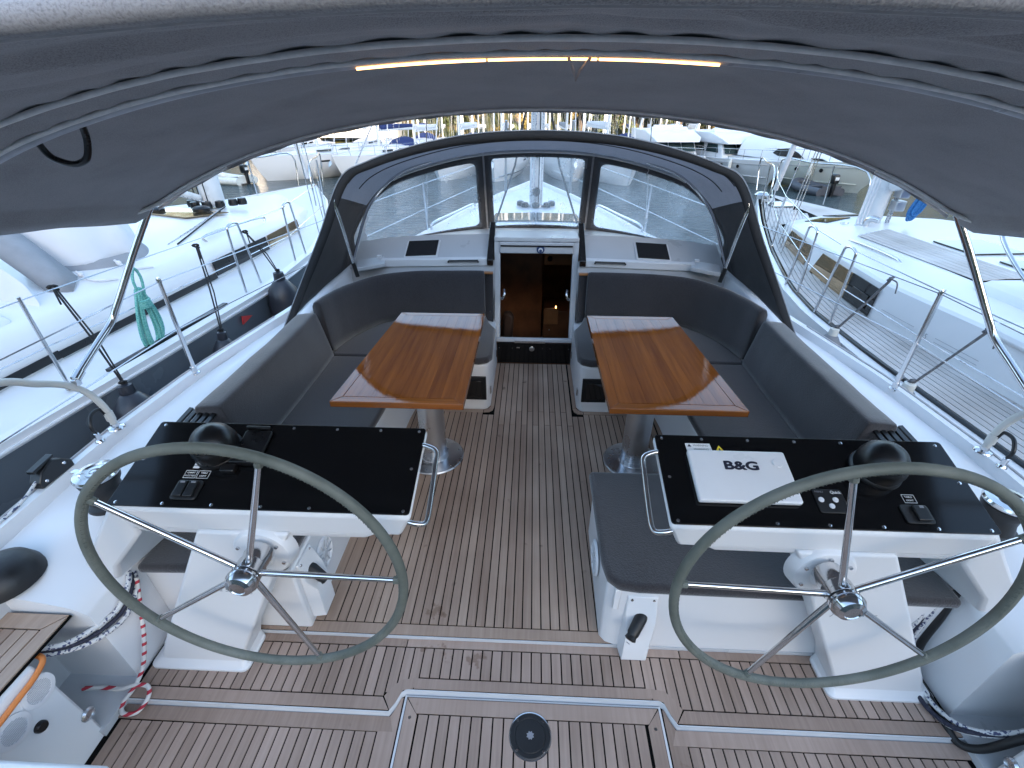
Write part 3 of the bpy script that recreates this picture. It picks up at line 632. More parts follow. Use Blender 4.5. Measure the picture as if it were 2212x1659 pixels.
# ---------------------------------------------------------------- deck fittings of our yacht
def fittings():
    for s in (-1, 1):
        st = tube('stanchion', [(s*2.215,2.53,0.59),(s*2.21,2.53,1.21)], [0.0145,0.0105], 'steel', yacht, 12)
        MB().lathe([(0,0),(0.030,0),(0.028,0.008),(0.017,0.012),(0.017,0.05),(0,0.05)], (s*2.215,2.53,0.590), n=16).build('stanchion_base', 'steel', st)
        MB().lathe([(0,0),(0.013,0),(0.013,0.02),(0.008,0.03),(0,0.03)], (s*2.21,2.53,1.20), n=12).build('stanchion_cap', 'steel', st)
        for y in (4.4, 6.2, 7.9):
            q = tube('stanchion', [(s*(hb(y)-0.06),y,zs(y)+0.04),(s*(hb(y)-0.06),y,zs(y)+0.64)], [0.0145,0.0105], 'steel', yacht, 10)
        for h in (0.62, 0.32):
            P = [(s*2.24,0.5,0.555+h),(s*2.26,1.6,0.555+h),(s*2.212,2.53,0.585+h)]+[(s*(hb(y)-0.06),y,zs(y)+h+0.01) for y in (4.4,6.2,7.9)]+[(s*0.35,9.7,1.3 if h > 0.5 else 1.0)]
            tube('lifeline', P, 0.0035, 'steel', yacht, 5)
        # pushpit rail: rises from the rail, curves aft; sleeve on the bend
        P = cr([(s*2.25,1.915,0.61),(s*2.25,1.905,0.76),(s*2.255,1.84,0.90),(s*2.26,1.70,1.01),(s*2.265,1.45,1.12),(s*2.25,0.6,1.16),(s*2.1,-0.3,1.17)], 8)
        pr = tube('pushpit_rail', P, 0.0165, 'cream', yacht, 12)
        MB().lathe([(0,0),(0.040,0),(0.036,0.006),(0.018,0.012),(0.018,0.03),(0,0.03)], (s*2.25,1.915,0.605), n=20).build('rail_base', 'steel', pr)
        MB().lathe([(0.017,0),(0.021,0),(0.021,0.05),(0.017,0.05)], (s*2.25,1.912,0.66), n=16).build('rail_collar', 'cream', pr)
        # low line of deck cable through fitting
        MB().lathe([(0,0),(0.022,0),(0.018,0.01),(0.012,0.015),(0.012,0.05),(0.007,0.055),(0,0.055)], (s*2.245,1.80,0.603), n=16).build('deck_gland', 'steel', yacht)
        tube('deck_cable', [(s*2.245,1.80,0.655),(s*2.25,1.80,0.70),(s*2.262,1.84,0.74),(s*2.262,1.89,0.74),(s*2.252,1.90,0.70)], 0.009, 'black', yacht, 8, 5)
        # primary winch outboard of the console
        wx, wy = s*1.86, 1.40
        wn = MB().lathe([(0,0),(0.088,0),(0.088,0.02),(0.072,0.03),(0.062,0.07),(0.062,0.10),(0.075,0.125),(0.078,0.145),(0.07,0.15),(0,0.15)], (wx,wy,0.60), n=32).build('winch', 'rubber', yacht)
        MB().lathe([(0.045,0),(0.080,0),(0.083,0.008),(0.078,0.018),(0.055,0.022),(0.05,0.016),(0.036,0.016),(0.034,0.022),(0.02,0.022),(0.018,0.008),(0,0.008)], (wx,wy,0.752), n=40).build('winch_top', 'steel', wn)
        MB().box(min(wx,wx+s*0.10),max(wx,wx+s*0.10),wy-0.012,wy+0.012,0.762,0.772).build('feeder_arm', 'steel', wn, bevel=0.003)
        # rope ventilation louvres just aft of the seat back
        for k in range(5): MB().prism([(s*(1.60+0.035*k),1.70,0.745),(s*(1.62+0.035*k),1.70,0.748),(s*(1.64+0.035*k),1.90,0.752),(s*(1.62+0.035*k),1.90,0.748)], (0,0,0.012)).build('louvre', 'black', yacht, bevel=0.002)
    # things only on the port quarter
    cl = MB().prism([(-2.275,1.45,0.605),(-2.275,1.62,0.605),(-2.275,1.62,0.64),(-2.275,1.585,0.675),(-2.275,1.545,0.70),(-2.275,1.48,0.675),(-2.275,1.45,0.635)], (0.055,0,0)).build('rope_clutch', 'black', yacht, bevel=0.006)
    MB().prism([(-2.265,1.46,0.682),(-2.265,1.57,0.70),(-2.265,1.57,0.712),(-2.265,1.46,0.697)], (0.035,0,0)).build('clutch_lever', 'black', cl, bevel=0.003)
    for y, z in ((1.48,0.63),(1.58,0.65)): MB().lathe([(0,0),(0.008,0),(0.006,0.004),(0,0.004)], (-2.219,y,z), (1,0,0), 10).build('clutch_screw', 'steel', cl)
    # big black turning block cover
    MB().lathe([(0,0),(0.125,0),(0.12,0.03),(0.10,0.07),(0.06,0.095),(0,0.10)], (-2.04,1.05,0.525), (0,0,1), 32).build('block_cover', 'rubber', yacht)
    # aft locker panels: two pale speaker grilles, a drain and a knob on the port side, a drain to starboard
    def disc(name, s, y, z, r, mat, prof): return MB().lathe([(a*r, h) for a, h in prof], (s*(1.70+(z+0.07)*0.074), y, z), (-s,0,0.07), 36).build(name, mat, yacht)
    for (y, z) in ((0.755,0.345),(0.645,0.315)):
        g = disc('speaker', -1, y, z, 0.056, 'plasticwhite', [(0,-0.004),(1,-0.004),(0.98,0.006),(0.72,0.008),(0.70,0.005),(0,0.005)])
        for k in range(-5, 6):
            hw = math.sqrt(max(0, 0.038**2-(0.0068*k)**2)); x = -(1.70+(z+0.0068*k+0.07)*0.074)+0.006
            MB().box(x-0.001,x+0.0015,y-hw,y+hw,z+0.0068*k-0.0012,z+0.0068*k+0.0012).build('grille_bar', 'gelgrey', g)
    disc('drain_fitting', -1, 0.795, 0.085, 0.026, 'brushed', [(0,-0.003),(1,-0.003),(1,0.004),(0.75,0.012),(0.7,0.006),(0,0.006)])
    disc('drain_fitting', 1, 0.78, 0.085, 0.026, 'brushed', [(0,-0.003),(1,-0.003),(1,0.004),(0.75,0.012),(0.7,0.006),(0,0.006)])
    disc('socket_knob', -1, 0.692, 0.235, 0.020, 'black', [(0,-0.003),(1,-0.003),(1,0.010),(0.8,0.016),(0,0.016)])
    disc('socket_knob', 1, 0.69, 0.13, 0.020, 'black', [(0,-0.003),(1,-0.003),(1,0.010),(0.8,0.016),(0,0.016)])
    MB().lathe([(0,0),(0.012,0),(0.009,0.006),(0,0.008)], (1.705,1.03,0.085), (-1,0,0), 14).build('courtesy_light', 'ledred', yacht)
    # mast with boxed lines and deck gear at its foot
    mast = thing_part_mast(0.0, 6.4, 0.965)
def thing_part_mast(x, y, z):
    ring = lambda h: [(x+0.085*math.cos(a)*1.0, y+0.13*math.sin(a), h) for a in [2*math.pi*k/20 for k in range(20)]]
    m = MB().loft([ring(z), ring(z+14)]).build('mast', 'mastwhite', yacht, angle=60)
    for dx in (-0.055,-0.02,0.03,0.065): tube('halyard', [(x+dx,y-0.16,z+0.05),(x+dx*0.9,y-0.15,z+4)], 0.007, 'ropewhite' if dx != 0.03 else 'ropeblack', m, 5)
    MB().lathe([(0,0),(0.17,0),(0.16,0.03),(0,0.03)], (x,y,z-0.01), n=24).build('mast_foot', 'alu', m)
    for k, (dx, dy) in enumerate(((-0.20,-0.06),(-0.14,-0.16),(0.14,-0.16),(0.20,-0.06),(0.0,-0.2))):
        MB().lathe([(0,0),(0.045,0),(0.05,0.02),(0.045,0.05),(0.02,0.06),(0,0.06)], (x+dx,y+dy,z+0.0), n=12).build('deck_block', 'black', m)
    MB().lathe([(0,0),(0.05,0),(0.05,0.02),(0.035,0.06),(0.045,0.10),(0.045,0.12),(0,0.12)], (x,y-0.12,z+0.18), (0,-1,0), 16).build('mast_winch', 'black', m)
    MB().lathe([(0,0),(0.05,0),(0.05,0.02),(0.035,0.06),(0.045,0.10),(0.045,0.12),(0,0.12)], (x,y-0.12,z+0.62), (0,-1,0), 16).build('mast_winch', 'black', m)
    for s in (-1, 1):
        tube('shroud', [(s*1.40,6.1,0.64),(s*0.9,6.3,7.0)], 0.005, 'steel', m, 5)
        tube('running_line', [(s*0.44,5.2,0.99),(s*0.25,5.75,1.5),(s*0.07,6.35,2.4)], 0.012, 'ropeblack', m, 6)
    # two lashed stanchion bars in front of the hood
    for px in (-0.30, 0.32): tube('boom_strut', [(px*1.15,5.5,1.25),(px*1.1,5.4,1.95)], 0.014, 'alu', m, 8)
    return m
fittings()
MB().box(-1.69,-1.255,-0.3,0.535,0.385,0.43).build('transom_seat', 'gel', yacht, bevel=0.012)
# ================================================================ helm consoles
CU = Vector((0, 0.325, 0.10)); CN = Vector((1,0,0)).cross(CU).normalized()
def cpt(x, v, lift=0.0): return Vector((x, 1.05, 0.95))+CU*v+CN*lift
def patch(poly, lift, th): return MB().prism([cpt(x, v, lift) for x, v in poly], CN*th)
def rrect(x0, x1, v0, v1, rx, n=4):
    rv = rx/0.34; out = []
    for cx, cv, a0 in ((x1-rx, v1-rv, 0), (x0+rx, v1-rv, 90), (x0+rx, v0+rv, 180), (x1-rx, v0+rv, 270)):
        for k in range(n+1):
            a = math.radians(a0+90*k/n); out.append((cx+rx*math.cos(a), cv+rv*math.sin(a)))
    return out
def console(s):
    lab = 'white helm console with black glossy top, compass and phone holder' if s < 0 else 'white helm console with black glossy top and white display cover lettered B&G'
    t = thing('helm_console', (s*1.15, 1.2, 0), lab, 'console')
    A = lambda x, y, z: Vector((s*x, y, z))
    # body: a shallow tray under the panel, a stepped underside, an outboard leg down to the coaming
    top = [A(0.415,1.045,0.944),A(1.43,1.045,0.944),A(1.43,1.385,1.048),A(0.415,1.385,1.048)]
    bot = [A(0.465,1.062,0.838),A(1.42,1.055,0.838),A(1.42,1.36,0.91),A(0.465,1.36,0.91)]
    b = MB().loft([bot, [lerp(p, q, 0.35)+Vector((0,0,0)) for p, q in zip(bot, top)], top]).build('console_body', 'gel', t, bevel=0.012)
    MB().loft([[A(0.60,1.080,0.800),A(1.38,1.075,0.800),A(1.38,1.33,0.85),A(0.60,1.33,0.85)], [A(0.55,1.068,0.836),A(1.41,1.062,0.836),A(1.41,1.34,0.905),A(0.55,1.34,0.905)]]).build('console_underside', 'gel', t, bevel=0.008)
    leg = MB().loft([[A(1.385,1.052,0.94),A(1.445,1.052,0.94),A(1.46,1.37,1.04),A(1.385,1.37,1.04)], [A(1.395,1.055,0.80),A(1.505,1.055,0.86),A(1.525,1.37,0.93),A(1.40,1.37,0.85)], [A(1.56,1.06,0.62),A(1.69,1.06,0.62),A(1.74,1.42,0.66),A(1.58,1.42,0.60)], [A(1.63,1.09,0.50),A(1.72,1.09,0.50),A(1.78,1.45,0.55),A(1.64,1.45,0.42)]])
    leg.build('console_arm', 'gel', t, bevel=0.015, seg=3)
    # pedestal: a leaning plate with a flared foot
    pl = MB().loft([[A(1.02-0.17,1.05,0.84),A(1.02+0.155,1.05,0.84),A(1.02+0.155,1.17,0.84),A(1.02-0.17,1.17,0.84)],
                    [A(1.405-0.178,1.055,0.10),A(1.405+0.185,1.055,0.10),A(1.405+0.185,1.20,0.10),A(1.405-0.178,1.20,0.10)],
                    [A(1.44-0.182,1.045,0.0),A(1.44+0.190,1.045,0.0),A(1.44+0.190,1.20,0.0),A(1.44-0.182,1.20,0.0)]]).build('pedestal', 'gel', t, bevel=0.012, seg=3)
    def rr4(x0, x1, y0, y1, r, zz): return [A(cx+r*math.cos(math.radians(a)), cy+r*math.sin(math.radians(a)), zz) for cx, cy, a0 in ((x1-r, y1-r, 0), (x0+r, y1-r, 90), (x0+r, y0+r, 180), (x1-r, y0+r, 270)) for a in range(a0, a0+91, 18)]
    MB().loft([rr4(1.235,1.672,1.022,1.20,0.03,HZ+0.005), rr4(1.235,1.672,1.022,1.20,0.03,HZ+0.016), rr4(1.244,1.664,1.032,1.20,0.025,HZ+0.022), rr4(1.25,1.63,1.048,1.20,0.02,0.022)]).build('pedestal_foot', 'gel', t, angle=40)
    bs = MB().lathe([(0.0,-0.03),(0.112,-0.03),(0.104,0.004),(0.096,0.013),(0.050,0.020),(0.040,0.045),(0,0.045)], A(0.962,1.050,0.750), (0,-1,0.02), 36).build('steering_boss', 'gel', t)
    for a in (35, 95, 155, 335, 275, 215):
        c = A(0.962,1.034,0.750)+Vector((0.080*math.cos(math.radians(a)), 0, 0.080*math.sin(math.radians(a))))
        MB().lathe([(0,0),(0.007,0),(0.006,0.006),(0,0.006)], c, (0,-1,0), 10).build('boss_bolt', 'steel', t)
    text('maker_name', 'Jefa Steering', 0.032, 'inkgrey', t, A(1.155,1.0515,0.515), (1,0,-0.03), (s*-0.45,0,0.9), shear=0.25, bold=-0.0006)
    # black panel with its screws
    X0, X1 = (0.422, 1.438)
    pan = patch([(s*x, v) for x, v in rrect(X0, X1, 0.0, 1.02, 0.012)], 0.002, 0.006).build('top_panel', 'acrylic', t, bevel=0.0015)
    rows = [(x, 0.968) for x in (0.589,0.753,0.918,1.082,1.25,1.412)]+[(1.41,0.525)]+[(x, 0.034) for x in (0.423+0.02,0.587,0.754,0.917,1.083,1.25,1.41)]+[(0.445,0.968),(0.445,0.5)]
    for x, v in rows: MB().lathe([(0,0),(0.0065,0),(0.0055,0.003),(0.002,0.0042),(0,0.0042)], cpt(s*x, v, 0.007), CN, 12).build('screw', 'steel', t)
    # grab rail on the inboard edge
    P = [cpt(s*0.425,0.81,0.0),cpt(s*0.405,0.80,-0.001),cpt(s*0.372,0.745,-0.004),cpt(s*0.370,0.60,-0.02),cpt(s*0.372,0.15,-0.05),cpt(s*0.376,0.00,-0.045),cpt(s*0.40,-0.03,-0.035),cpt(s*0.43,-0.02,-0.03)]
    tube('grab_rail', P, 0.0095, 'steel', t, 10, 5)
    # compass: black globe in a collar with a visible card window
    cx, cv = s*1.155, 0.66
    MB().lathe([(0,0),(0.082,0),(0.080,0.010),(0.074,0.016),(0,0.016)], cpt(cx, cv, 0.008), CN, 32).build('compass_collar', 'black', t)
    cmp_ = MB().lathe([(0,0.015),(0.076,0.015),(0.078,0.045),(0.071,0.075),(0.052,0.101),(0.026,0.115),(0,0.119)], cpt(cx, cv, 0.006), CN, 36).build('compass', 'black', t)
    wdw = []
    dirv = (Vector((-cpt(cx,cv).x*0.25, -1, 0.25))).normalized()
    for i in range(5):
        row = []
        for k in range(13):
            az = math.radians(-38+76*k/12); el = math.radians(6+26*i/4)
            d = Vector((math.sin(az)*math.cos(el), -math.cos(az)*math.cos(el), math.sin(el))); row.append(cpt(cx, cv, 0.052)+d*0.0795)
        wdw.append(row)
    MB().grid(wdw).build('compass_window', 'tintglass', t)
    for k in range(13):
        az = math.radians(-33+66*k/12); d = Vector((math.sin(az)*math.cos(0.3), -math.cos(az)*math.cos(0.3), math.sin(0.3))); q = cpt(cx, cv, 0.052)+d*0.0805
        MB().box(q.x-0.0012,q.x+0.0012,q.y-0.0006,q.y+0.0006,q.z-0.005,q.z+(0.008 if k % 3 else 0.011)).build('compass_mark', 'printwhite', t)
    text('compass_name', 'SILVA', 0.011, 'printwhite', t, cpt(cx+0.004, cv, 0.016)+Vector((0,-0.0745,0.016)), (1,0,0), (0,0.2,1), bold=0.0002)
    if s < 0:
        # phone holder behind the compass and a double rocker switch with printed labels
        ph = patch(rrect(-1.085,-0.985,0.50,0.90,0.008), 0.012, 0.012).build('phone_holder', 'black', t, bevel=0.003)
        for v in (0.47, 0.90): patch([(-1.08,v),(-0.99,v),(-0.99,v+0.03),(-1.08,v+0.03)], 0.014, 0.025).build('holder_clip', 'black', t, bevel=0.003)
        patch(rrect(-1.105,-1.055,0.38,0.47,0.006), 0.009, 0.02).build('holder_foot', 'black', t, bevel=0.003)
        patch(rrect(-1.235,-1.145,0.075,0.29,0.012), 0.009, 0.006).build('switch_plate', 'rubber', t, bevel=0.002)
        for x in (-1.225,-1.188): patch([(x,0.10),(x+0.032,0.10),(x+0.032,0.27),(x,0.27)], 0.015, 0.010).build('rocker_switch', 'black', t, bevel=0.003); patch([(x+0.008,0.24),(x+0.024,0.24),(x+0.024,0.258),(x+0.008,0.258)], 0.0255, 0.0006).build('switch_mark', 'inkgrey', t)
        for x, a, c in ((-1.232,'CHART','PLOTTER'),(-1.186,'TABLE','LIGHT')):
            for q in ([(x,0.32),(x+0.042,0.32),(x+0.042,0.325),(x,0.325)],[(x,0.405),(x+0.042,0.405),(x+0.042,0.41),(x,0.41)],[(x,0.32),(x+0.0012,0.32),(x+0.0012,0.41),(x,0.41)],[(x+0.0408,0.32),(x+0.042,0.32),(x+0.042,0.41),(x+0.0408,0.41)]): patch(q, 0.0086, 0.0004).build('label_line', 'printwhite', t)
            for w_, v in ((a,0.383),(c,0.348)): text('label_word', w_, 0.0085, 'printwhite', t, cpt(x+0.021, v, 0.0088), (1,0,0), CU)
        for v in (0.435, 0.47, 0.505): patch([(-1.215,v),(-1.193,v),(-1.193,v+0.028),(-1.215,v+0.028)], 0.0086, 0.0006).build('label_patch', 'printwhite', t)
    else:
        cov = patch(rrect(0.520,0.853,0.22,0.80,0.008), 0.009, 0.020).build('display_cover', 'plasticwhite', t, bevel=0.006, seg=3)
        for k, (dx, dv) in enumerate(((0,0),(0.0016,0),(-0.0016,0),(0,0.004),(0,-0.004))): text('display_cover_brand', 'B&G', 0.045, 'ink', t, cpt(0.690+dx,0.612+dv,0.0293+0.0002*k), (1,0,0), CU, bold=0.0006, xs=1.38)
        MB().lathe([(0,0),(0.017,0),(0.015,0.004),(0,0.004)], cpt(0.815,0.655,0.029), CN, 24).build('cover_button', 'plasticwhite', t)
        patch([(0.527,0.815),(0.617,0.815),(0.613,0.915),(0.525,0.915)], 0.0085, 0.0006).build('warning_label', 'printwhite', t)
        for v in (0.888, 0.842): text('warning_word', 'WARNING !', 0.011, 'inkgrey', t, cpt(0.582, v, 0.0093), (1,0,0), CU)
        patch([(0.532,0.872),(0.546,0.872),(0.539,0.905)], 0.0092, 0.0005).build('warning_sign', 'ink', t)
        patch([(0.627,0.815),(0.660,0.815),(0.6435,0.895)], 0.0085, 0.0008).build('warning_triangle', 'yellow', t)
        patch([(0.641,0.83),(0.646,0.83),(0.646,0.86),(0.641,0.86)], 0.0094, 0.0004).build('warning_mark', 'ink', t)
        cp_ = patch(rrect(0.905,1.000,0.155,0.405,0.010), 0.009, 0.004).build('windlass_panel', 'rubber', t, bevel=0.0015)
        text('panel_word', 'Quick', 0.014, 'printwhite', t, cpt(0.978,0.372,0.0135), (1,0,0), CU, bold=0.0002)
        text('panel_word', 'MENU', 0.010, 'inkgrey', t, cpt(0.925,0.375,0.0135), (1,0,0), CU)
        for x, v in ((0.922,0.29),(0.968,0.292),(0.948,0.225)): MB().lathe([(0,0),(0.0095,0),(0.008,0.004),(0,0.004)], cpt(x, v, 0.0125), CN, 16).build('panel_button', 'plasticwhite', t)
        patch(rrect(1.162,1.250,0.075,0.265,0.010), 0.009, 0.006).build('switch_plate', 'rubber', t, bevel=0.002)
        patch([(1.195,0.095),(1.238,0.095),(1.238,0.25),(1.195,0.25)], 0.015, 0.010).build('rocker_switch', 'black', t, bevel=0.003)
        patch([(1.215,0.215),(1.228,0.215),(1.228,0.24),(1.215,0.24)], 0.0255, 0.0006).build('switch_mark', 'inkgrey', t)
        x = 1.192
        for q in ([(x,0.29),(x+0.04,0.29),(x+0.04,0.295),(x,0.295)],[(x,0.375),(x+0.04,0.375),(x+0.04,0.38),(x,0.38)],[(x,0.29),(x+0.0012,0.29),(x+0.0012,0.38),(x,0.38)],[(x+0.0388,0.29),(x+0.04,0.29),(x+0.04,0.38),(x+0.0388,0.38)]): patch(q, 0.0086, 0.0004).build('label_line', 'printwhite', t)
        for w_, v in (('TABLE',0.353),('LIGHT',0.318)): text('label_word', w_, 0.0085, 'printwhite', t, cpt(x+0.02, v, 0.0088), (1,0,0), CU)
    return t
console(-1); console(1)

# ================================================================ steering wheels
def wheel(s, angs):
    c = Vector((s*0.938, 0.93, 0.80)); tl = math.radians(1.2)
    ax = Vector((0, -math.cos(tl), math.sin(tl))); u = Vector((0, math.sin(tl), math.cos(tl))); r = Vector((1,0,0))
    t = thing('steering_wheel', c, 'large leather-covered steering wheel at the console with the %s' % ('phone holder' if s < 0 else 'white display cover'), 'steering wheel', 'steering wheels')
    R = 0.505; N = 96
    P = [c+(u*math.cos(2*math.pi*k/N)+r*math.sin(2*math.pi*k/N))*R for k in range(N)]
    MB().tube(P, 0.0158, 16, True).build('rim', 'leather', t, angle=80)
    st = MB()                                       # cross-stitching along the inner seam of the leather
    for k in range(300):
        a = 2*math.pi*k/300; d = (u*math.cos(a)+r*math.sin(a)); e = (-u*math.sin(a)+r*math.cos(a)); q = c+d*(R-0.0114)+ax*0.0114
        g = ax*0.0045+d*0.003+e*(0.002 if k % 2 else -0.002); st.tube([q-g, q+g], 0.0010, 4)
    so_ = st.build('stitching', 'leather', t); so_['kind'] = 'stuff'
    for a in angs:
        d = u*math.cos(math.radians(a))+r*math.sin(math.radians(a))
        sp = MB().tube([c+d*0.035+ax*0.0, c+d*0.08, c+d*(R-0.01)], [0.0105,0.0105,0.0090], 12).build('spoke', 'steel', t)
        MB().tube([c+d*(R-0.03), c+d*(R-0.012)], 0.0125, 10).build('spoke_ferrule', 'leather', sp)
    MB().lathe([(0,-0.085),(0.044,-0.085),(0.046,-0.06),(0.042,-0.03),(0.046,-0.026),(0.046,0.012),(0.040,0.014),(0.040,0.018),(0.048,0.020),(0.048,0.026),(0.043,0.028),(0.043,0.031),(0.050,0.033),(0.050,0.042),(0.040,0.060),(0.026,0.066),(0.024,0.063),(0,0.063)], c, ax, 40).build('hub', 'steel', t, angle=30)
    for h in (0.0155, 0.0295): MB().lathe([(0.036,h-0.0015),(0.0425,h-0.0015),(0.0425,h+0.0015),(0.036,h+0.0015)], c, ax, 40).build('hub_ring', 'rubber', t)
    for a in (0, 72, 144, 216, 288):
        d = u*math.cos(math.radians(a+20))+r*math.sin(math.radians(a+20)); MB().lathe([(0,0),(0.004,0),(0.003,0.002),(0,0.002)], c+d*0.0455+ax*-0.006, d, 8).build('hub_screw', 'steel', t)
wheel(-1, [19.5+72*k for k in range(5)]); wheel(1, [-15.5+72*k for k in range(5)])

# ================================================================ cockpit tables
def table(s):
    t = thing('cockpit_table', (s*0.68, 2.47, 0), 'varnished teak table on aluminium pedestal, before the console with %s' % ('the phone holder' if s < 0 else 'the white display cover'), 'table', 'cockpit tables')
    zt = 0.720; th = 0.036
    xi = lambda v: 0.39; xo = lambda v: lerp(1.118, 1.032, v); yv = lambda v: lerp(2.048, 3.30, v)
    b = 0.055; be = b/1.252
    def q(x, v, z): return (s*x, yv(v), z)
    MB().prism([q(0.395,0.004,zt-th),q(xo(0)-0.006,0.004,zt-th),q(xo(1)-0.006,0.996,zt-th),q(0.395,0.996,zt-th)], (0,0,th-0.008)).build('top_core', 'midwood', t)
    def piece(poly, mat): return MB().prism([q(x, v, zt-th-0.002) for x, v in poly], (0,0,th+0.002)).build('top_border', mat, t, bevel=0.005, seg=3)
    piece([(0.39,0),(xo(0),0),(xo(0)-b,be),(0.39+b,be)], 'varnishx'); piece([(0.39,1),(xo(1),1),(xo(1)-b,1-be),(0.39+b,1-be)], 'varnishx')
    def side(poly): return MB().prism([q(x, v, zt-th-0.002) for x, v in poly], (0,0,th+0.002)).build('top_border', 'varnish', t, bevel=0.0012)
    side([(0.39,0.0),(0.39+b,be),(0.39+b,1-be),(0.39,1.0)]); side([(xo(0),0.0),(xo(1),1.0),(xo(1)-b,1-be),(xo(0)-b,be)])
    n = 8
    for k in range(n):
        def xx_(v, f): return lerp(0.39+b, xo(v)-b, f)
        g = 0.0004; f0, f1 = k/n, (k+1)/n
        o = MB().prism([q(xx_(be,f0)+g,be+0.0003,zt-0.02),q(xx_(be,f1)-g,be+0.0003,zt-0.02),q(xx_(1-be,f1)-g,1-be-0.0003,zt-0.02),q(xx_(1-be,f0)+g,1-be-0.0003,zt-0.02)], (0,0,0.0199)).build('top_strip', 'varnish', t)
    c = (s*0.68, 2.47, 0.0)
    MB().lathe([(0,0.001),(0.197,0.001),(0.198,0.006),(0.192,0.013),(0.095,0.016),(0.090,0.022),(0.088,0.05),(0,0.05)], c, n=56).build('foot_plate', 'brushed', t, angle=25)
    MB().lathe([(0,0.03),(0.085,0.03),(0.085,0.50),(0.080,0.505),(0,0.505)], c, n=40).build('lower_column', 'brushed', t, angle=25)
    MB().lathe([(0.0805,0.50),(0.0875,0.502),(0.0885,0.525),(0.084,0.530),(0.084,0.536),(0.087,0.538),(0.087,0.553),(0.078,0.560),(0.06,0.560)], c, n=40).build('column_collar', 'steel', t, angle=25)
    MB().lathe([(0,0.54),(0.070,0.54),(0.070,0.665),(0.11,0.672),(0.11,0.682),(0,0.682)], c, n=40).build('upper_column', 'brushed', t, angle=25)
    for k in range(6):
        a = math.radians(60*k+20); MB().lathe([(0,0),(0.007,0),(0.006,0.003),(0,0.003)], (c[0]+0.165*math.cos(a), c[1]+0.165*math.sin(a), 0.0135), n=10).build('foot_screw', 'steel', t)
    MB().box(min(s*0.395,s*0.41),max(s*0.395,s*0.41),2.75,2.80,0.655,0.682).build('leaf_catch', 'black', t, bevel=0.003)
table(-1); table(1)

# ================================================================ cushions
def soften(o, amp=0.004, sc=4.0, sub=2):
    md = o.modifiers.new('sub', 'SUBSURF'); md.levels = sub; md.render_levels = sub; md.subdivision_type = 'SIMPLE'
    tx = bpy.data.textures.new('lump', 'CLOUDS'); tx.noise_scale = 1/sc
    dm = o.modifiers.new('lump', 'DISPLACE'); dm.texture = tx; dm.strength = amp*2; dm.mid_level = 0.5; dm.texture_coords = 'GLOBAL'
def pad(name, poly, z0, z1, label, cat='cushion', group=None, bev=0.022):
    m = MB().prism([(x, y, z0) for x, y in poly], (0,0,z1-z0)); o = m.build(name, 'cushion', None, bevel=bev, seg=4)
    # put the origin at the base of the cushion
    c = Vector((sum(p[0] for p in poly)/len(poly), sum(p[1] for p in poly)/len(poly), z0)); o.data.transform(Matrix.Translation(-c)); o.location = c
    soften(o, 0.003, 5.0, 1); return tag(o, label, cat, group)
def sweep(path, prof, name, label, group=None, end_round=0.03):
    """path: plan points; prof: (offset outboard, z) ring; a padded back rest"""
    P = cr([Vector((x, y, 0)) for x, y in path], 6); rings = []
    L = len(P)
    for i, p in enumerate(P):
        d = (P[min(i+1, L-1)]-P[max(i-1, 0)]).normalized(); nrm = Vector((-d.y, d.x, 0))
        rings.append([p+nrm*a+Vector((0,0,z)) for a, z in prof])
    def cap(r, sgn, d):
        c = sum(r, Vector())/len(r); out = []
        for f, e in ((0.90, 1.0), (0.97, 0.8)): out.append([c+(q-c)*f+d*sgn*end_round*e for q in r])
        return out
    d0 = (P[1]-P[0]).normalized(); d1 = (P[-1]-P[-2]).normalized()
    a = cap(rings[0], -1, d0); b = cap(rings[-1], 1, d1)
    o = MB().loft(a+rings+b[::-1]).build(name, 'cushion', None, angle=180)
    c = P[L//2]+Vector((0,0,prof[0][1])); o.data.transform(Matrix.Translation(-c)); o.location = c
    soften(o, 0.004, 4.0, 1); return tag(o, label, 'backrest cushion', group)
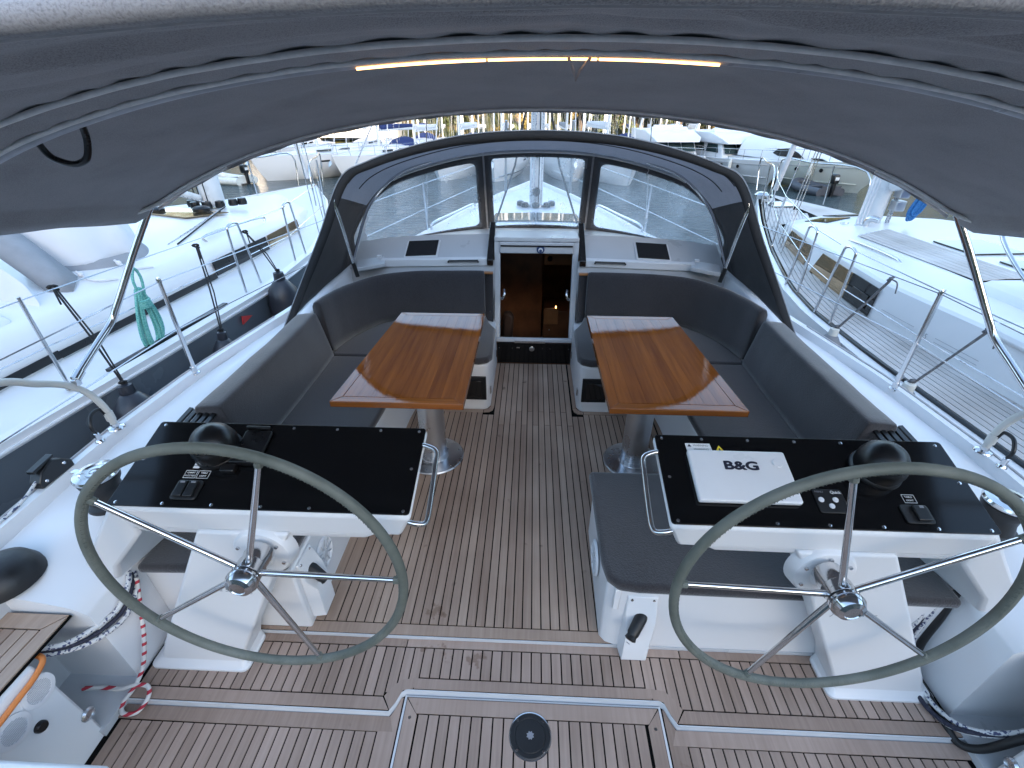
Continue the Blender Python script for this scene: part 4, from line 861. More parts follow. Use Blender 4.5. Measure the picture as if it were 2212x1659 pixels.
for s in (-1, 1):
    side = 'console with the phone holder' if s < 0 else 'console with the white display cover'
    sg = 'seat cushions'; bg = 'backrest cushions'
    pad('seat_cushion', [(s*0.945,3.075),(s*0.958,2.4),(s*0.99,1.80),(s*1.56,1.80),(s*1.56,3.075)], 0.401, 0.453, 'long charcoal seat cushion beside the table by the '+side, 'cushion', sg)
    pad('seat_cushion', [(s*0.335,3.62),(s*0.325,3.13),(s*0.35,3.075),(s*0.42,3.05),(s*0.95,3.079),(s*1.56,3.079),(s*1.58,3.60),(s*1.40,3.88),(s*1.1,3.93),(s*0.45,3.93),(s*0.40,3.75)], 0.401, 0.457, 'charcoal seat cushion by the companionway, forward of the %s' % side, 'cushion', sg)
    # long side back rest: leans outboard, flat top
    prof = [(0.0,0.455),(-0.012,0.53),(-0.034,0.64),(-0.056,0.75),(-0.064,0.785),(-0.072,0.797),(-0.084,0.802),(-0.13,0.800),(-0.195,0.792),(-0.207,0.786),(-0.212,0.772),(-0.205,0.70),(-0.16,0.60),(-0.12,0.50),(-0.10,0.455)]
    path = [(s*1.515,1.87),(s*1.515,2.3),(s*1.515,2.7),(s*1.525,3.06)]
    prf = [(a if s > 0 else -a, z) for a, z in prof]
    sweep(path, prf, 'backrest_cushion', 'long sloping charcoal backrest cushion beside the table by the '+side, bg, 0.014)
    # forward back rest curving round the corner
    prof2 = [(0.0,0.465),(-0.004,0.60),(-0.016,0.78),(-0.030,0.845),(-0.052,0.868),(-0.082,0.860),(-0.098,0.83),(-0.10,0.70),(-0.10,0.465)]
    path2 = [(s*0.475,3.845),(s*0.75,3.835),(s*1.05,3.80),(s*1.28,3.69),(s*1.42,3.50),(s*1.50,3.30),(s*1.535,3.13)]
    prf2 = [(-a if s > 0 else a, z) for a, z in prof2]
    sweep(path2, prf2, 'backrest_cushion', 'curved charcoal backrest cushion at the bulkhead, forward of the %s' % side, bg)
pad('bench_cushion', [(0.285,1.86),(0.285,1.30),(0.30,1.225),(0.34,1.185),(0.42,1.175),(1.665,1.16),(1.665,1.86)], 0.401, 0.452, 'charcoal cushion on the helm bench under the console with the white display cover', 'cushion', 'helm bench cushions')
pad('bench_cushion', [(-1.04,1.86),(-1.04,1.22),(-1.10,1.20),(-1.665,1.18),(-1.665,1.86)], 0.401, 0.452, 'charcoal cushion on the helm bench under the console with the phone holder', 'cushion', 'helm bench cushions')

# ================================================================ bimini
def bz(x, y):
    zc = tab([(0.46,2.170),(0.55,2.188),(0.8,2.216),(1.15,2.220),(1.3,2.216),(1.8,2.158),(2.34,2.090),(2.45,2.070)], y)
    return zc-(0.085*x*x+0.009*x**4)
def bimini():
    t = thing('bimini', (0, 1.5, 1.65), 'dark grey canvas bimini awning stretched on steel bows over the helm', 'awning')
    CREASE = [(-0.75,0.86,0.10,0.55,-0.016,0.022),(-0.25,0.80,-0.06,0.45,-0.018,0.020),(0.30,0.76,0.05,0.50,-0.020,0.022),(0.80,0.90,-0.16,0.60,-0.020,0.024),(0.55,0.66,0.10,0.40,0.014,0.03),(-0.55,0.68,-0.12,0.40,0.016,0.03),(0.05,0.93,0.03,0.50,0.012,0.03),(-1.0,1.0,0.2,0.4,0.012,0.03),(1.1,1.02,-0.2,0.4,0.012,0.03),(0.9,1.75,0.55,0.5,0.008,0.05),(0.5,1.6,0.5,0.4,0.007,0.05),(-0.9,1.75,-0.55,0.5,0.008,0.05),(-0.5,1.6,-0.5,0.4,0.007,0.05),(1.3,1.95,0.5,0.5,0.009,0.05),(-1.3,1.95,-0.5,0.5,0.009,0.05)]
    rows = []; NX, NY = 150, 130
    for j in range(NY+1):
        v = j/NY; row = []
        for i in range(NX+1):
            u = -1+2*i/NX
            y0 = 0.46; y1 = 2.43-0.06*abs(u)**3 + (-0.10*max(0, abs(u)-0.9)/0.1 if abs(u) > 0.9 else 0)
            y = lerp(y0, y1, v); x = u*lerp(1.90, 1.985, v)
            z = bz(x, y)-(0.03 if abs(u) > 0.97 else 0)
            f = max(0.0, math.sin(math.pi*min(1, max(0, (y-0.5)/0.65)))) if y < 1.15 else math.sin(math.pi*min(1, (y-1.3)/1.05)) if y > 1.3 else 0
            wv = noise.noise(Vector((x*1.3, y*5.5+x*0.6, 1.3)))*0.026+(0.5-abs(noise.noise(Vector((x*1.9+y, y*8-x*0.5, 5)))))*0.026 if y < 1.15 else noise.noise(Vector((x*2.6+y*3.2*(1 if x > 0 else -1), y*1.1, 2.7)))*0.011
            # small puckers along the seams
            pk = 0.0035*math.sin(x*46+2*math.sin(x*7))*math.exp(-((y-1.12)/0.07)**2)+0.003*math.sin(x*38+math.sin(x*9))*math.exp(-((y-1.38)/0.07)**2)+0.002*math.sin(x*33)*math.exp(-((y-2.38)/0.06)**2)
            for (cx_, cy_, sl, ln, am, wd) in CREASE:
                if abs(x-cx_) < ln:
                    e_ = y-cy_-sl*(x-cx_)-0.03*math.sin((x-cx_)*5); pk += am*math.exp(-(e_/wd)**2)*math.cos(math.pi/2*(x-cx_)/ln)
            row.append((x, y, z+wv*f+pk))
        rows.append(row)
    MB().grid(rows).build('canvas', 'canvas', t, angle=180, solid=0.002)
    # rolled aft edge
    tube('aft_edge', [(x, 0.450, bz(x, 0.46)+0.006) for x in [k/12*1.9 for k in range(-12, 13)]], 0.0125, 'canvas', t, 12)
    tube('aft_piping', [(x, 0.462, bz(x, 0.46)-0.004) for x in [k/12*1.9 for k in range(-12, 13)]], 0.003, 'piping', t, 6)
    # pocket for the middle bow: a strip of canvas with grey piping on each side
    xs = [k/60*1.72 for k in range(-60, 61)]
    def wob(x, ph): return 0.0025*math.sin(x*17+ph)+0.0015*math.sin(x*41+ph*2)
    MB().grid([[(x, y+wob(x, 1)*0.5, bz(x, y)-d-0.0025*math.sin(x*52+math.sin(x*11)*2)) for x in xs] for y, d in ((1.150,0.005),(1.18,0.011),(1.22,0.015),(1.265,0.015),(1.29,0.010))]).build('bow_pocket', 'canvas', t, angle=180, solid=0.002)
    MB().tube([(x, 1.146+wob(x, 0), bz(x, 1.15)-0.009) for x in xs], 0.0068, 6).build('piping', 'trimlight', t, angle=180)
    MB().tube([(x, 1.275+wob(x, 2), bz(x, 1.275)-0.020) for x in xs], 0.0065, 6).build('piping', 'trimlight', t, angle=180)
    # middle bow: silver tube showing below the pocket
    mb = cr([(s_*x, 1.305, bz(x, 1.305)-0.016-0.03*max(0, x-1.6)) for s_, x in [(-1,1.93),(-1,1.7),(-1,1.4),(-1,1.1),(-1,0.8),(-1,0.5),(-1,0.2),(1,0.2),(1,0.5),(1,0.8),(1,1.1),(1,1.4),(1,1.7),(1,1.93)]], 5)
    bow = tube('middle_bow', mb, 0.0135, 'zipwhite', t, 10)
    for s in (-1, 1): tube('bow_leg', [(s*1.93,1.305,bz(1.93,1.305)-0.036),(s*2.05,1.25,1.55),(s*2.15,1.1,1.30),(s*2.25,0.9,1.17)], 0.0135, 'steel', t, 10, 5)
    # front hem
    xf = [k/60*1.93 for k in range(-60, 61)]
    yf = lambda x: 2.43-0.06*abs(x/1.985)**3
    MB().tube([(x, yf(x)-0.075+wob(x, 3)*0.5, bz(x, yf(x)-0.075)-0.010) for x in xf], 0.0055, 6).build('piping', 'trimlight', t, angle=180)
    MB().grid([[(x, yf(x)+dy, bz(x, yf(x))+dz-0.0012*math.sin(x*33)*k) for x in xf] for k, (dy, dz) in enumerate(((0.0,0.004),(0.010,-0.002),(0.004,-0.010)))]).build('front_hem', 'canvas', t, angle=180, solid=0.002)
    tie = [(0.03,1.285,bz(0,1.285)-0.030),(0.045,1.325,bz(0,1.3)-0.052),(0.052,1.34,bz(0,1.3)-0.070),(0.060,1.325,bz(0,1.3)-0.052),(0.078,1.285,bz(0,1.285)-0.030)]
    tube('tie_loop', tie, 0.004, 'piping', t, 6)
    for s in (-1, 1):
        # front bow leg from the hinge on the rail up to the corner
        P = cr([(s*2.25,1.862,0.955),(s*2.245,2.02,1.04),(s*2.235,2.15,1.115),(s*2.20,2.20,1.20),(s*2.10,2.30,1.42),(s*1.975,2.385,1.65)], 6)
        lg = tube('front_bow_leg', P, 0.0165, 'steel', t, 14)
        MB().tube([(s*2.25,1.85,0.945),(s*2.25,1.89,0.968)], 0.022, 12).build('hinge_socket', 'steel', t)
        MB().box(min(s*2.235,s*2.265),max(s*2.235,s*2.265),1.83,1.86,0.915,0.95).build('hinge_fork', 'steel', t, bevel=0.004)
        # front bow over the top, inside the hem
        MB().prism([(s*1.915,2.30,1.655),(s*1.915,2.30,1.690),(s*1.955,2.375,1.685),(s*1.955,2.375,1.650)], (s*0.012,0,0)).build('corner_tab', 'piping', t, bevel=0.003)
        MB().lathe([(0,0),(0.008,0),(0.006,0.004),(0,0.004)], (s*1.935,2.345,1.67), (-s,-0.5,0), 10).build('press_stud', 'steel', t)
        cz = cr([(s*x, y, bz(x, y)-0.014) for x, y in ((1.94,2.20),(1.90,2.27),(1.82,2.315),(1.70,2.34),(1.50,2.35))], 6)
        tube('corner_binding', cz, 0.009, 'trimlight', t, 6)
    # black cable loop hanging from the middle bow
    tube('cable_loop', [(-1.345,1.315,2.035),(-1.358,1.33,2.0),(-1.348,1.34,1.97),(-1.303,1.345,1.955),(-1.258,1.34,1.967),(-1.232,1.335,2.0),(-1.215,1.325,2.035),(-1.205,1.31,2.055)], 0.0085, 'black', t, 8, 6)
    # warm light strip along the middle bow
    led = thing('light_strip', (-0.045, 1.325, 2.15), 'glowing warm light strip under the middle bow of the bimini', 'light strip')
    for xa, xb in ((-0.465,-0.16),(-0.155,0.095),(0.10,0.374)):
        MB().tube([(xa+(xb-xa)*k/6, 1.298, bz(xa+(xb-xa)*k/6, 1.305)-0.029) for k in range(7)], 0.0029, 6).build('diffuser', 'led', led)
bimini()

# ================================================================ sprayhood
SA = [(-1.97,3.27,0.585),(-1.818,3.41,0.907),(-1.638,3.52,1.254),(-1.446,3.60,1.622),(-1.236,3.62,1.736),(-0.86,3.64,1.844),(-0.452,3.655,1.912),(0,3.66,1.933)]
SB = [(-1.775,4.10,0.733),(-1.716,4.22,0.963),(-1.643,4.35,1.163),(-1.515,4.50,1.364),(-1.329,4.70,1.509),(-0.928,4.86,1.624),(-0.493,4.93,1.695),(0,4.95,1.717)]
SC = [(-1.754,4.10,0.733),(-1.695,4.20,0.825),(-1.672,4.33,0.849),(-1.585,4.47,0.863),(-1.34,4.66,0.895),(-0.904,4.85,0.945),(-0.468,4.97,0.977),(0,5.0,0.993)]
mir = lambda L: [Vector(p) for p in L]+[Vector((-p[0],p[1],p[2])) for p in reversed(L[:-1])]
def crat(P, u):
    i = max(0, min(len(P)-2, int(math.floor(u)))); t = u-i
    p1, p2 = P[i], P[i+1]; p0 = P[i-1] if i > 0 else p1*2-p2; p3 = P[i+2] if i+2 < len(P) else p2*2-p1
    return 0.5*((2*p1)+(-p0+p2)*t+(2*p0-5*p1+4*p2-p3)*t*t+(-p0+3*p1-3*p2+p3)*t**3)
FA, FB, FC = mir(SA), mir(SB), mir(SC)
def sprayhood():
    t = thing('sprayhood', (0, 3.9, 0.6), 'black canvas sprayhood with three clear windows over the companionway', 'sprayhood')
    U = [14*k/112 for k in range(113)]
    cen = Vector((0, 3.8, 0.9))
    rows = []
    for k in range(13):
        v = k/12; row = []
        for u in U:
            p = crat(FA, u).lerp(crat(FB, u), v); n = (p-Vector((0, p.y, 0.7))).normalized()
            sidef = max(0, 1-min(u, 14-u)/3.2)
            p = p+n*(0.045*math.sin(math.pi*v))+n*0.010*sidef*noise.noise(Vector((u*2, v*3, 0)))*math.sin(math.pi*v)
            row.append(p)
        rows.append(row)
    for a, b, mt, nm in ((0, 22, 'hood', 'hood_wing'), (21, 92, 'lining', 'hood_roof'), (91, 113, 'hood', 'hood_wing')):
        MB().grid([r_[a:b] for r_ in rows]).build(nm, mt, t, angle=180, solid=0.003 if mt == 'hood' else 0)
    for vv in (0.30, 0.62): tube('roof_seam', [crat(FA, u).lerp(crat(FB, u), vv)+(crat(FA, u).lerp(crat(FB, u), vv)-Vector((0, 4.2, 0.7))).normalized()*0.030 for u in [3.0+8*k/50 for k in range(51)]], 0.004, 'hood', t, 6)
    # aft hem: turned-under band whose outer lip shows pale along the edge
    hemo = [crat(FA, u) for u in U]
    MB().grid([[p+Vector((0, dy, 0))+(p-Vector((0, p.y, 0.7))).normalized()*dn for p in hemo] for dy, dn in ((0.02,0.006),(-0.008,0.002),(-0.012,-0.03),(-0.004,-0.058),(0.012,-0.050))]).build('aft_hem', 'hoodblack', t, angle=180)
    tube('edge_binding', [p+(p-Vector((0, p.y, 0.7))).normalized()*0.006+Vector((0,-0.006,0)) for p in hemo], 0.004, 'greycloth', t, 6)
    # padded bow sleeve under the roof
    tube('front_bow', [crat(FB, u)+Vector((0,-0.035,-0.012)) for u in [3.9+6.2*k/40 for k in range(41)]], 0.0125, 'alu', t, 10)
    def S(u, v, off=0.0):
        p = crat(FC, u).lerp(crat(FB, u), v); d = (crat(FC, u+0.05)-crat(FC, u-0.05)).cross(crat(FB, u)-crat(FC, u)).normalized()
        p = p+d*off; return p
    def ring(u0, u1, v0, v1, ru, rv, nE=14, nC=6):
        out = []
        cs = [(u1-ru, v0+rv, -90), (u1-ru, v1-rv, 0), (u0+ru, v1-rv, 90), (u0+ru, v0+rv, 180)]
        for q, (cu_, cv_, a0) in enumerate(cs):
            for k in range(nC+1):
                a = math.radians(a0+90*k/nC); out.append((cu_+ru*math.cos(a), cv_+rv*math.sin(a)))
            nx = cs[(q+1) % 4]; a = math.radians(a0+90); e0 = (cu_+ru*math.cos(a), cv_+rv*math.sin(a)); e1 = (nx[0]+ru*math.cos(a), nx[1]+rv*math.sin(a))
            for k in range(1, nE): out.append((lerp(e0[0], e1[0], k/nE), lerp(e0[1], e1[1], k/nE)))
        return out
    def window(o, i, ru, rv):
        O = ring(*o, 0.002, 0.002); I = ring(*i, ru, rv)
        fr = MB().loft([[S(u, v) for u, v in O], [S(u, v) for u, v in I]], close=True, caps=False).build('window_border', 'hood', t, angle=180, solid=0.004)
        g = MB().grid([[S(lerp(i[0]-0.05, i[1]+0.05, a/24), lerp(i[2]-0.02, i[3]+0.02, b/10), 0.006+0.006*noise.noise(Vector((a*0.3, b*0.4, i[0])))) for a in range(25)] for b in range(11)]).build('window_pane', 'vinyl', t, angle=180)
        tube('window_seam', [S(u, v, -0.004) for u, v in ring(i[0]-0.04, i[1]+0.04, i[2]-0.015, i[3]+0.015, ru, rv)], 0.0025, 'black', t, 5, 0, True)
    window((5.94,8.06,-0.02,1.0), (6.08,7.92,0.035,0.915), 0.07, 0.05)
    window((0.8,5.90,-0.02,1.0), (1.55,5.74,0.06,0.895), 0.16, 0.06)
    window((8.10,13.2,-0.02,1.0), (8.26,12.45,0.06,0.895), 0.16, 0.06)
    MB().grid([[S(u, v) for u in (0.0,0.3,0.6,0.81)] for v in (-0.02,0.3,0.6,1.0)]).build('corner_panel', 'hood', t, solid=0.004)
    MB().grid([[S(u, v) for u in (13.19,13.4,13.7,14.0)] for v in (-0.02,0.3,0.6,1.0)]).build('corner_panel', 'hood', t, solid=0.004)
    for u in (5.92, 8.08): MB().prism([S(u-0.045,-0.03,-0.008),S(u+0.045,-0.03,-0.008),S(u+0.045,1.0,-0.012),S(u-0.045,1.0,-0.012)], Vector((0,-0.004,0))).build('window_strap', 'piping', t, bevel=0.0015)
    MB().grid([[S(u, v, off) for u in [1.0+12*k/48 for k in range(49)]] for v, off in ((-0.05,-0.012),(0.02,-0.012))]).build('base_bolt_rope', 'piping', t, angle=180, solid=0.004)
    for s in (-1, 1):
        f = tube('frame_tube', cr([(s*1.43,3.56,0.93),(s*1.45,3.56,1.05),(s*1.487,3.56,1.33),(s*1.507,3.57,1.46),(s*1.47,3.60,1.555)], 6), 0.0125, 'steel', t, 10)
        MB().tube([(s*1.428,3.56,0.91),(s*1.446,3.56,1.02)], 0.0165, 10).build('frame_foot', 'black', t)
        tube('frame_tube', cr([(s*1.458,3.60,1.03),(s*1.47,4.0,1.236),(s*1.475,4.28,1.335),(s*1.365,4.42,1.468),(s*1.235,4.60,1.56),(s*1.0,4.75,1.632)], 6), 0.012, 'steel', t, 10)
    # two short hanging straps by the centre window
    tube('roll_strap', [(1.0,4.72,1.60),(1.02,4.71,1.57),(1.0,4.71,1.53)], 0.005, 'piping', t, 5)
sprayhood()

# ================================================================ ropes and cables lying in the cockpit
def rope(name, pts, r, mat, label, cat='rope', n=8, sm=8, group=None):
    P = cr(pts, sm); c = P[0].copy(); o = MB().tube([p-c for p in P], r, n).build(name, mat, None, angle=80); o.location = c
    return tag(o, label, cat, group)
rope('mooring_rope', [(-1.665,1.17,0.40),(-1.655,1.12,0.30),(-1.648,1.05,0.15),(-1.655,0.99,0.045),(-1.665,0.93,0.005),(-1.69,0.885,-0.025),(-1.665,0.850,-0.032),(-1.615,0.860,-0.036),(-1.592,0.905,-0.012),(-1.615,0.940,0.002),(-1.665,0.935,0.014),(-1.72,0.925,0.002),(-1.80,0.93,-0.006),(-1.88,0.92,0.0)], 0.0085, 'ropered', 'white rope with red dashes hanging to a loop on the teak floor', n=10)
rope('sheet_rope', [(-1.70,1.20,0.40),(-1.665,1.15,0.36),(-1.672,1.06,0.30),(-1.70,0.98,0.30),(-1.74,0.92,0.32),(-1.80,0.875,0.35),(-1.90,0.85,0.36)], 0.011, 'ropewhite', 'white flecked sheet rope slung along the coaming beside red-dashed rope')
rope('sheet_rope', [(-1.71,1.20,0.415),(-1.668,1.14,0.385),(-1.678,1.06,0.325),(-1.71,0.97,0.325),(-1.75,0.91,0.345),(-1.82,0.87,0.375),(-1.92,0.85,0.38)], 0.009, 'ropenavy', 'navy blue sheet rope slung along the coaming beside red-dashed rope')
rope('sheet_rope', [(-1.715,1.20,0.43),(-1.672,1.14,0.41),(-1.684,1.06,0.348),(-1.72,0.97,0.347),(-1.76,0.90,0.370),(-1.83,0.865,0.40),(-1.93,0.85,0.40)], 0.011, 'ropewhite', 'upper white flecked sheet rope above the navy one on the coaming')
rope('shore_cable', [(-1.90,0.86,0.40),(-1.80,0.845,0.405),(-1.742,0.825,0.41),(-1.722,0.77,0.405),(-1.718,0.70,0.40),(-1.722,0.60,0.385),(-1.725,0.45,0.37)], 0.0095, 'orange', 'orange cable lying over the edge of the aft locker', 'cable')
rope('hose', [(1.675,1.215,0.44),(1.668,1.20,0.30),(1.662,1.19,0.12),(1.660,1.15,0.0),(1.655,1.07,-0.012),(1.648,0.96,-0.012),(1.66,0.89,-0.030),(1.70,0.855,0.01),(1.76,0.84,0.13),(1.86,0.84,0.24)], 0.0145, 'rubber', 'thick black hose running down the coaming and along the floor', 'hose', 10)
for k, (dx, dy, dz, mt, lb) in enumerate(((-0.030,0,0.0,'ropewhite','white flecked rope lowest beside the thick black hose'),(-0.020,0.015,0.022,'ropewhite','white flecked rope uppermost beside the thick black hose'),(-0.043,0.006,0.010,'ropenavy','navy rope among white ropes beside the thick black hose'))):
    rope('sheet_rope', [(1.662+dx,1.215+dy,0.42),(1.655+dx,1.205+dy,0.28),(1.648+dx,1.19+dy,0.12),(1.640+dx,1.14+dy,0.0+dz),(1.645+dx,1.06+dy,-0.010+dz),(1.655+dx,0.975+dy,-0.010+dz),(1.69+dx,0.905,0.03+dz),(1.76,0.865,0.10+dz),(1.86,0.86,0.20+dz)], 0.009, mt, lb)
rope('sheet_rope', [(1.60,1.215,0.34),(1.585,1.20,0.24),(1.50,1.205,0.12),(1.42,1.21,0.03)], 0.008, 'ropewhite', 'white flecked rope slanting down the bench front beside the black hose')
rope('jib_sheet', [(-2.245,1.46,0.64),(-2.235,1.36,0.612),(-2.225,1.2,0.604),(-2.21,1.0,0.602),(-2.2,0.7,0.60)], 0.007, 'ropewhite', 'white flecked rope running aft along the rail from the black clutch')
# ================================================================ neighbouring yachts
def nb_hull(t, near, cx, y0, y1, zd, side, hullmat, stripmat='gel'):
    """near: table y->x of the near gunwale; mirrored about cx"""
    n = int((y1-y0)/0.25); ys = [y0+(y1-y0)*k/n for k in range(n+1)]
    z = lambda y: zd+0.10*max(0, (y-4)/6)
    for f in (0, 1):
        X = (lambda y: tab(near, y)) if f == 0 else (lambda y: 2*cx-tab(near, y))
        c = lambda y, k: cx+(X(y)-cx)*k
        MB().grid([[(X(y), y, z(y)-0.05), (c(y,0.985), y, z(y)-0.55), (c(y,0.95), y*0.985+0.05, z(y)-1.2), (c(y,0.85), y*0.97+0.1, z(y)-2.3)] for y in ys]).build('hull_side', hullmat, t)
        MB().loft([[Vector(p) for p in ((X(y), y, z(y)-0.05),(X(y), y, z(y)+0.02),(c(y,0.965), y, z(y)+0.03),(c(y,0.955), y, z(y)-0.01))] for y in ys]).build('gunwale', stripmat, t, angle=50)
    MB().grid([[(cx+(tab(near, y)-cx)*k, y, z(y)+0.04*(1-k*k)) for k in (-0.957,-0.6,-0.3,0,0.3,0.6,0.957)] for y in ys]).build('deck', 'nonskid' if side < 0 else 'caulk', t)
    return ys, z
def nb_stanchion(t, x, y, zd, h=0.60, lean=0.0):
    s_ = tube('stanchion', [(x, y, zd), (x+lean, y, zd+h)], 0.0105, 'steel', t, 8)
    MB().lathe([(0,0),(0.026,0),(0.02,0.02),(0,0.02)], (x, y, zd), n=10).build('stanchion_base', 'steel', s_)
def gate(t, x, y, zd, dy, h=0.60):
    return tube('gate_stanchion', [(x, y, zd), (x, y, zd+h*0.85), (x, y+0.03, zd+h), (x, y+dy*0.7, zd+h), (x, y+dy*0.85, zd+h*0.85), (x, y+dy*1.25, zd)], 0.0105, 'steel', t, 8, 5)

def port_neighbour():
    t = thing('sailing_yacht', (-4.5, 4, WZ), 'white decked sailing yacht with dark grey hull and furled white cover', 'sailing yacht')
    near = [(-0.5,-2.86),(1.8,-2.80),(2.8,-2.70),(4.3,-2.58),(5.5,-2.64),(7,-3.02),(8.5,-3.65),(10,-4.46)]
    zd = 0.55; ys, z = nb_hull(t, near, -4.5, -0.5, 10.0, zd, -1, 'hullgrey')
    # pale line where the deck moulding meets the hull
    tube('rub_rail', [(tab(near, y)+0.004, y, zd-0.03) for y in [k*0.25 for k in range(-2, 40)]], 0.012, 'gel', t, 6)
    # cabin: vertical side, wide rounded top
    SEC = [(-0.5,-3.34,0.86),(1.0,-3.32,0.86),(2.7,-3.28,0.86),(4.4,-3.20,0.87),(5.6,-3.16,0.86),(6.6,-3.22,0.80),(7.6,-3.60,0.72),(8.4,-4.2,0.65)]
    rows = []; y = -0.5
    while y <= 8.4:
        xb = tab([(a, b) for a, b, _ in SEC], y); zt = tab([(a, c) for a, _, c in SEC], y); w_ = xb+4.5
        H = cr([(xb,0,0.55),(xb-0.03,0,(0.55+zt)/2),(xb-0.10,0,zt-0.03),(xb-0.26*min(1,w_),0,zt+0.01),(xb-0.6*w_,0,zt+0.07),(-4.5,0,zt+0.09)], 4)
        rows.append([Vector((p.x, y, p.z)) for p in H]+[Vector((-9.0-p.x, y, p.z)) for p in reversed(H[:-1])]); y += 0.1
    cb = MB().grid(rows).build('cabin', 'gel', t, angle=60)
    xb = lambda y: tab([(a, b) for a, b, _ in SEC], y)
    def side_pane(nm, ya, yb, z0, z1, mat, taper=0.0): return MB().prism([(xb(ya)+0.006,ya,z0),(xb(yb)+0.006,yb,z0+taper),(xb(yb)-0.012,yb,z1),(xb(ya)-0.012,ya,z1-taper)], (0.008,0,0)).build(nm, mat, cb)
    side_pane('side_window', 4.42, 5.42, 0.61, 0.755, 'tintglass'); side_pane('side_window', 5.46, 6.35, 0.625, 0.755, 'reflectiontint')
    for ya, yb in ((-0.5,1.0),(1.003,2.7),(2.703,4.41)):
        MB().prism([(xb(ya)+0.008,ya,0.585),(xb(yb)+0.008,yb,0.59),(xb(yb)+0.002,yb,0.645),(xb(ya)+0.002,ya,0.635)], (0.006,0,0)).build('dark_stripe', 'black', cb)
    # genoa track with car on the side deck
    MB().prism([(-2.84,2.55,0.572),(-2.80,2.55,0.572),(-2.71,3.75,0.572),(-2.75,3.75,0.572)], (0,0,0.02)).build('genoa_track', 'black', t)
    # cabin-top hatch strip with glass coloured like reflected sunlit trees, winches
    hp = [(-4.75,5.62,0.965),(-4.05,5.42,0.955),(-3.80,5.85,0.93),(-4.55,5.95,0.957)]
    MB().prism(hp, (0,0,0.012)).build('deck_window', 'reflectiontint', cb)
    for px, py in ((-4.62,5.72),(-4.10,5.80)): MB().lathe([(0,0),(0.10,0),(0.10,0.03),(0.07,0.05),(0,0.055)], (px,py,0.965), n=20).build('vent_cover', 'black', cb)
    tube('handrail', [(-3.40,4.72,0.86),(-3.40,4.76,0.93),(-3.30,5.65,0.92),(-3.30,5.70,0.85)], 0.012, 'steel', cb, 8, 4)
    # mast, boom and vang
    mx, my, mz = -4.28, 6.35, 0.93
    rg = lambda zz, k=1: [(mx+0.12*k*math.cos(a), my+0.17*k*math.sin(a), zz) for a in [2*math.pi*q/20 for q in range(20)]]
    m = MB().loft([rg(mz), rg(mz+13)]).build('mast', 'mastwhite', t, angle=60)
    for dx in (-0.10,-0.04,0.05): tube('halyard', [(mx+dx,my-0.19,mz),(mx+dx,my-0.18,mz+3)], 0.007, 'ropeblack', m, 5)
    for dx, dy in ((-0.28,0.02),(-0.22,-0.12),(-0.1,-0.24),(0.06,-0.24),(0.18,-0.16),(0.26,0.0),(0.34,0.08)): MB().lathe([(0,0),(0.055,0),(0.06,0.03),(0.05,0.08),(0,0.09)], (mx+dx,my+dy,mz), n=12).build('deck_block', 'black', m)
    bm_ = MB().loft([[(mx-0.05+0.09*math.cos(a)-d*0.14, my-0.25-d, 1.75+0.13*math.sin(a)+d*0.03) for a in [2*math.pi*q/16 for q in range(16)]] for d in (0, 4.4)]).build('boom', 'mastwhite', m, angle=60)
    tube('vang', [(mx-0.05,my-0.2,mz+0.12),(mx-0.35,my-1.9,1.72)], 0.045, 'mastwhite', m, 12)
    tube('vang_line', [(mx+0.05,my-0.25,mz+0.08),(mx-0.15,my-1.7,1.55)], 0.008, 'ropewhite', m, 6)
    for yb_, xx_ in ((6.0,-2.78),(6.6,-2.95)): tube('shroud', [(xx_,yb_,0.6),(mx+1.0,my,8)], 0.006, 'steel', m, 5)
    tube('jib_furler', [(-4.42,9.6,0.85),(-4.36,7.9,5.5)], 0.035, 'sailcloth', m, 8)
    tube('spare_halyard', [(-3.05,7.3,0.66),(-2.55,9.2,2.3),(-2.3,10.2,3.2)], 0.012, 'ropewhite', m, 6)
    for ro in ((-3.55,4.5),(-3.62,4.45)): tube('control_line', [(ro[0],ro[1],0.90),(mx+0.3,my-0.25,mz+0.03)], 0.008, 'ropewhite' if ro[0] < -3.6 else 'ropeblack', m, 5)
    # pulpit at the bow
    for s in (-1, 1):
        tube('pulpit', [(-4.5+s*0.85,8.0,0.62),(-4.5+s*0.80,8.15,1.22),(-4.5+s*0.5,9.2,1.25),(-4.5+s*0.28,9.9,1.22),(-4.5+s*0.25,9.85,0.66)], 0.0125, 'steel', t, 8, 4)
        tube('pulpit', [(-4.5+s*0.62,8.9,0.64),(-4.5+s*0.62,8.9,1.24)], 0.0125, 'steel', t, 8)
    # guard rails on the near side
    nb_stanchion(t, -2.90, 2.34, 0.57); gate(t, -2.72, 4.07, 0.57, 0.22); gate(t, -2.67, 5.02, 0.58, 0.22); nb_stanchion(t, -2.92, 6.6, 0.6); nb_stanchion(t, -2.95, 0.6, 0.57)
    for h in (0.58, 0.29): tube('lifeline', [(-2.98,-0.3,0.57+h),(-2.95,0.6,0.57+h),(-2.90,2.34,0.57+h),(-2.72,4.07,0.57+h)], 0.004, 'steel', t, 5); tube('lifeline', [(-2.72,4.3,0.57+h),(-2.68,5.02,0.57+h),(-2.92,6.6,0.60+h),(-3.6,8.1,0.62+h)], 0.004, 'steel', t, 5)
    # covered sprayhood: draped white cloth with grey skirt and tied straps
    rows = []
